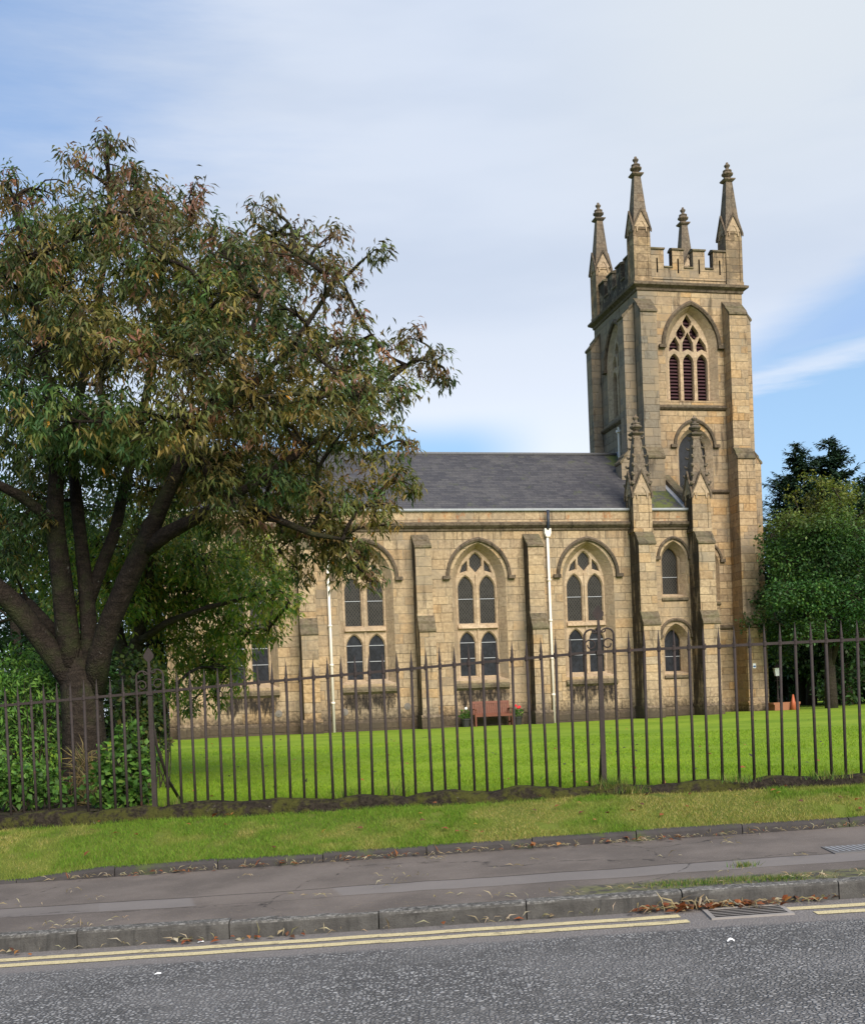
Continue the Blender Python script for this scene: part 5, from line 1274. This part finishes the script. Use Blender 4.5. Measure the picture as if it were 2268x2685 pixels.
# ------------------------------------------------------------------ grass
def blades(name, x, y, z, h, w, tint, lean=.45):
    n = len(x); a = RNG.uniform(0, math.pi, n); l = RNG.normal(size=(n, 2)) * lean * h[:, None]
    dx, dy = np.cos(a) * w / 2, np.sin(a) * w / 2
    V = np.stack([np.stack([x - dx, y - dy, z - .005], 1), np.stack([x + dx, y + dy, z - .005], 1), np.stack([x + l[:, 0], y + l[:, 1], z + h], 1)], 1).reshape(-1, 3)
    return tag(raw(name, V, np.arange(n * 3).reshape(-1, 3), np.repeat(tint, 3, 0), M['blade']), kind='stuff')
def vnoise(x, y, s, seed=0):
    r_ = np.random.default_rng(seed); G = r_.random((64, 64)); X, Y = (x * s) % 63, (y * s) % 63
    i, j = X.astype(int), Y.astype(int); fx, fy = X - i, Y - j; fx = fx * fx * (3 - 2 * fx); fy = fy * fy * (3 - 2 * fy)
    return (G[i, j] * (1 - fx) + G[(i + 1) % 64, j] * fx) * (1 - fy) + (G[i, (j + 1) % 64] * (1 - fx) + G[(i + 1) % 64, (j + 1) % 64] * fx) * fy
n = 120000
x = RNG.uniform(-6.5, 6.5, n); kk = RNG.uniform(-.03, 1.03, n)
y = np.array([vy(a, c) for a, c in zip(x, kk)]); z = np.array([vz(a, max(0, c)) for a, c in zip(x, kk)])
straw = np.clip((vnoise(x + 40, y + 40, 1.3, 1) * .7 + vnoise(x + 40, y + 40, 5, 2) * .6 - .50) * 3.0 + np.clip((x - .2) / 4, -.4, .45) - np.abs(kk - .42) * .7, 0, 1)
green = tints(n, [(.140, .240, .026), (.092, .180, .022), (.185, .275, .036)], [3, 2, 2], .25); dry = tints(n, [(.33, .30, .09), (.25, .25, .06), (.42, .34, .15)], [3, 3, 1], .25)
tn = green * (1 - straw[:, None]) + dry * straw[:, None]
bare = vnoise(x + 40, y + 40, 3.0, 5) * .5 + vnoise(x + 40, y + 40, 9.0, 6) * .5 > .80
hh = RNG.uniform(.018, .042, n) * (1 + .9 * np.exp(-((kk - 1.0) / .10) ** 2) + .4 * np.exp(-(kk / .08) ** 2)) * (1 - .35 * straw)
keep = ~bare
blades('verge_grass', x[keep], y[keep], z[keep], hh[keep], RNG.uniform(.004, .008, n)[keep], tn[keep], .55)
n = 170000
v_ = RNG.uniform(0, 1, n) ** 1.7 * 17; hw_ = (11.5 + v_) * .42 + .6
x = RNG.uniform(-1, 1, n) * hw_; yy = np.array([yf(a) for a in x]) + .15 + v_; z = np.array([zlawn(a, c) for a, c in zip(x, yy)])
q = vnoise(x + 60, yy + 60, .8, 3) * .6 + vnoise(x + 60, yy + 60, 3.2, 4) * .4
tn = tints(n, [(.180, .295, .022), (.235, .345, .030), (.150, .250, .022)], [3, 3, 2], .2) * (.8 + .4 * q[:, None]); tn[:, 0] += .05 * np.clip(q - .5, 0, 1)
ok = ~((x < -2.95 - .32 * v_) & (v_ < 3.3)); x, yy, z, v_, tn = x[ok], yy[ok], z[ok], v_[ok], tn[ok]; n = len(x)
hh = RNG.uniform(.018, .036, n) * (1 + 1.3 * np.exp(-(v_ / .35) ** 2)); blades('lawn_grass', x, yy, z, hh, RNG.uniform(.005, .009, n) * (1 + v_ / 18), tn, .6)
# tufts on the wall, round the posts and behind the kerb
tx, ty, tz, th = [], [], [], []
for (cx, cy, cz, r_, m_, hgt) in [(P2 + .05, yf(P2) - .05, zbase(P2) - .02, .16, 260, .16), (P2 + .25, yf(P2) - .12, zbase(P2) - .06, .2, 200, .12), (P1 + .2, yf(P1) + .1, zbase(P1) - .02, .2, 160, .14), (-.4, yf(-.4) + .22, zbase(-.4) - .04, .15, 60, .26), (-.9, yf(-.9) + .2, zbase(-.9) - .04, .2, 80, .18), (2.9, yf(2.9) - .1, zbase(2.9), .25, 140, .10), (3.7, yf(3.7) - .1, zbase(3.7), .25, 160, .12)] + [(xx, yf(xx) + .17, zbase(xx) - .05, .2, 40, .12) for xx in np.arange(-2.4, 5, .35)] + [(xx, yk(xx) + .24 + .1 * random.random(), zpav(xx, yk(xx) + .2), .17, 150, .035) for xx in np.arange(1.55, 2.5, .11)] + [(1.66, yk(1.66) + .12, zroad(1.66) + .10, .06, 90, .05), (2.25, yb(2.25) - 1.55, zpav(2.25, yb(2.25) - 1.55), .09, 120, .05)]:
    tx.append(cx + RNG.normal(size=m_) * r_ * .5); ty.append(cy + RNG.normal(size=m_) * r_ * .35); tz.append(np.full(m_, cz)); th.append(RNG.uniform(.4, 1, m_) * hgt)
tx, ty, tz, th = map(np.concatenate, (tx, ty, tz, th)); n = len(tx)
blades('grass_tufts', tx, ty, tz, th, RNG.uniform(.004, .009, n), tints(n, [(.075, .150, .028), (.17, .19, .05), (.26, .22, .09)], [3, 2, 1], .3), .45)

# ------------------------------------------------------------------ drain, cover, litter
GI = mat_plain('grate_iron', (.25, .225, .205), .8, 0, .3)
gx = 1.98; gw = .52
gul = thing('drain_grating', 'iron slotted drain grating in the gutter between the yellow lines', 'drain', (gx, yk(gx) - .24, zroad(gx) + .005), math.atan(-.0437))
gul.rotation_euler = (0, -math.atan(.034), math.atan(-.0437))
b = MB()
b.box((-gw / 2, -.17, -.02), (gw / 2, -.145, .006)); b.box((-gw / 2, .145, -.02), (gw / 2, .17, .006)); b.box((-gw / 2, -.145, -.02), (-gw / 2 + .03, .145, .006)); b.box((gw / 2 - .03, -.145, -.02), (gw / 2, .145, .006)); b.build('frame', GI, gul)
b = MB()
for i in range(6):
    y0 = -.145 + i * .052; b.add([(-gw / 2 + .03, y0 - .006, .004), (gw / 2 - .03, y0 + .006, .004), (gw / 2 - .03, y0 + .026, .004), (-gw / 2 + .03, y0 + .014, .004)], [(0, 1, 2, 3)])
b.build('grating_bars', GI, gul)
b = MB(); b.add([(-gw / 2 + .02, -.15, -.003), (gw / 2 - .02, -.15, -.003), (gw / 2 - .02, .15, -.003), (-gw / 2 + .02, .15, -.003)], [(0, 1, 2, 3)]); b.build('slot_dark_sheet', mat_plain('drain_dark', (.004, .004, .004), .9, spec=0), gul)  # flat black sheet under the bars, darkness of the shaft put into its colour
px_, py_ = 3.22, 8.86
cov = thing('access_cover', 'ribbed iron access cover set in the pavement by the right edge', 'cover', (px_, py_, zpav(px_, py_) + .004), -.03)
cov.rotation_euler = (math.atan(.022), -math.atan(.033), -.03)
b = MB(); b.box((-.22, -.17, -.02), (.22, .17, .002)); b.build('cover_plate', mat_plain('cover_iron', (.13, .12, .115), .7), cov)
b = MB()
for i in range(9): b.add([(-.18 + i * .042, -.12, .006), (-.165 + i * .042, -.12, .006), (-.195 + i * .042, .12, .006), (-.21 + i * .042, .12, .006)], [(0, 1, 2, 3)])
b.build('rib', M['lead'], cov)

# fallen leaves and straw
P, T, L, Wd_, A = [], [], [], [], []
RUST = [(.30, .095, .035), (.22, .07, .03), (.36, .15, .05), (.14, .06, .035)]
STRAW = [(.34, .27, .15), (.24, .19, .10), (.42, .36, .24)]
def litter(x, y, z, n, sx, sy, pal, l, w_):
    q = np.stack([x + RNG.normal(size=n) * sx, y + RNG.normal(size=n) * sy, z + RNG.uniform(.006, .03, n)], 1); P.append(q); T.append(tints(n, pal, [1] * len(pal), .3)); L.append(RNG.uniform(*l, n)); Wd_.append(np.full(n, w_)); ax = unit(n); ax[:, 2] = np.abs(ax[:, 2]) * .35; A.append(ax)
def kx(x, off): return (x, yk(x) - off, zroad(x))
for x in (1.42, 1.56, 1.7, 1.84, 1.98, 2.1): litter(*kx(x, .06), 16, .10, .035, RUST, (.05, .09), .6); litter(*kx(x, .07), 12, .12, .04, STRAW, (.07, .16), .07)
litter(*kx(2.4, .05), 16, .16, .03, RUST + STRAW, (.04, .08), .5)
for x, m_ in ((-1.78, 12), (-1.15, 10), (-2.75, 5), (-1.45, 5), (.0, 3), (.6, 4), (1.75, 6)): litter(*kx(x, .07), m_, .10, .035, RUST + STRAW, (.04, .08), .5)
for x in np.arange(-2.6, 4, .3): litter(*kx(x, .06), 4, .2, .03, STRAW, (.05, .13), .08)
for x in np.arange(-3.4, 4.2, .16): litter(x, yb(x) - .06, zpav(x, yb(x)), 9, .10, .035, STRAW + STRAW + RUST[:1], (.04, .09), .10)
for x in (-1.4, .95, 1.75, 1.95, -2.3, -.35): litter(x, yb(x) - .07, zpav(x, yb(x)), 5, .10, .03, RUST, (.05, .08), .6)
for i in range(26):
    x = RNG.uniform(-3.6, 4); y = yk(x) + RNG.uniform(.2, 2.2); litter(x, y, zpav(x, y), 5, .06, .025, STRAW, (.03, .10), .10)
for i in range(14):
    x = RNG.uniform(-3.6, 4); litter(x, yk(x) + .16, zpav(x, yk(x) + .16), 12, .12, .02, STRAW, (.03, .08), .12)
for i in range(60):
    x = RNG.uniform(-3.6, 5); kk = RNG.uniform(.05, 1); litter(x, vy(x, kk), vz(x, kk) + .02, 1, .01, .01, RUST + [(.45, .30, .05)], (.05, .08), .6)
for i in range(150):
    v = RNG.uniform(0, 1) ** 1.4 * 22; y = 11.8 + v; x = RNG.uniform(-1, 1) * y * .38; litter(x, y, zlawn(x, y) + .03, 1, .01, .01, RUST + [(.05, .045, .03)] * 4, (.05, .09), .6)
P, T, L, Wd_, A = np.vstack(P), np.vstack(T), np.concatenate(L), np.concatenate(Wd_), np.vstack(A); nr = unit(len(P)) * .4; nr[:, 2] += 1
tag(leaves('fallen_leaves', P, A, nr, L, L * Wd_, T, M['leaf'], None, .35), kind='stuff')

def feather(x, y, z, L, label, rz):
    b = MB(); pts = [(i / 8 * L, .012 * math.sin(i / 8 * 3) * L * 8, .004 + .012 * math.sin(i / 8 * math.pi)) for i in range(9)]
    w_ = [.004, .02, .028, .03, .028, .024, .018, .010, .002]
    b.strip([(p[0], p[1] - q * L * 6, p[2]) for p, q in zip(pts, w_)], [(p[0], p[1] + q * L * 6, p[2] + .008) for p, q in zip(pts, w_)], closed=False)
    b.tube(pts, .0015, 5)
    o = b.build('feather', M['white']); o.location = (x, y, z); o.rotation_euler = (0, 0, rz); return tag(o, label, 'feather')
p = at(1468, 1925, 6.9); feather(1.64, 6.60, zroad(1.64) + .004, .042, 'small white feather lying on the road near the drain', .1)
def scrap(x, y, z, s, label, rz):
    b = MB(); b.add([(-s, -s * .3, .003), (s, -s * .25, .006), (s * .9, s * .3, .010), (-s * .8, s * .35, .004), (0, 0, .014)], [(0, 1, 4), (1, 2, 4), (2, 3, 4), (3, 0, 4)])
    o = b.build('paper_scrap', M['white']); o.location = (x, y, z); o.rotation_euler = (0, 0, rz); return tag(o, label, 'litter')
scrap(-1.70, 6.88, zroad(-1.70) + .002, .022, 'torn white paper scrap out on the asphalt at left', .05)
scrap(-1.62, yk(-1.6) - .07, zroad(-1.6) + .004, .022, 'white paper scrap among leaves against the kerb', .3)
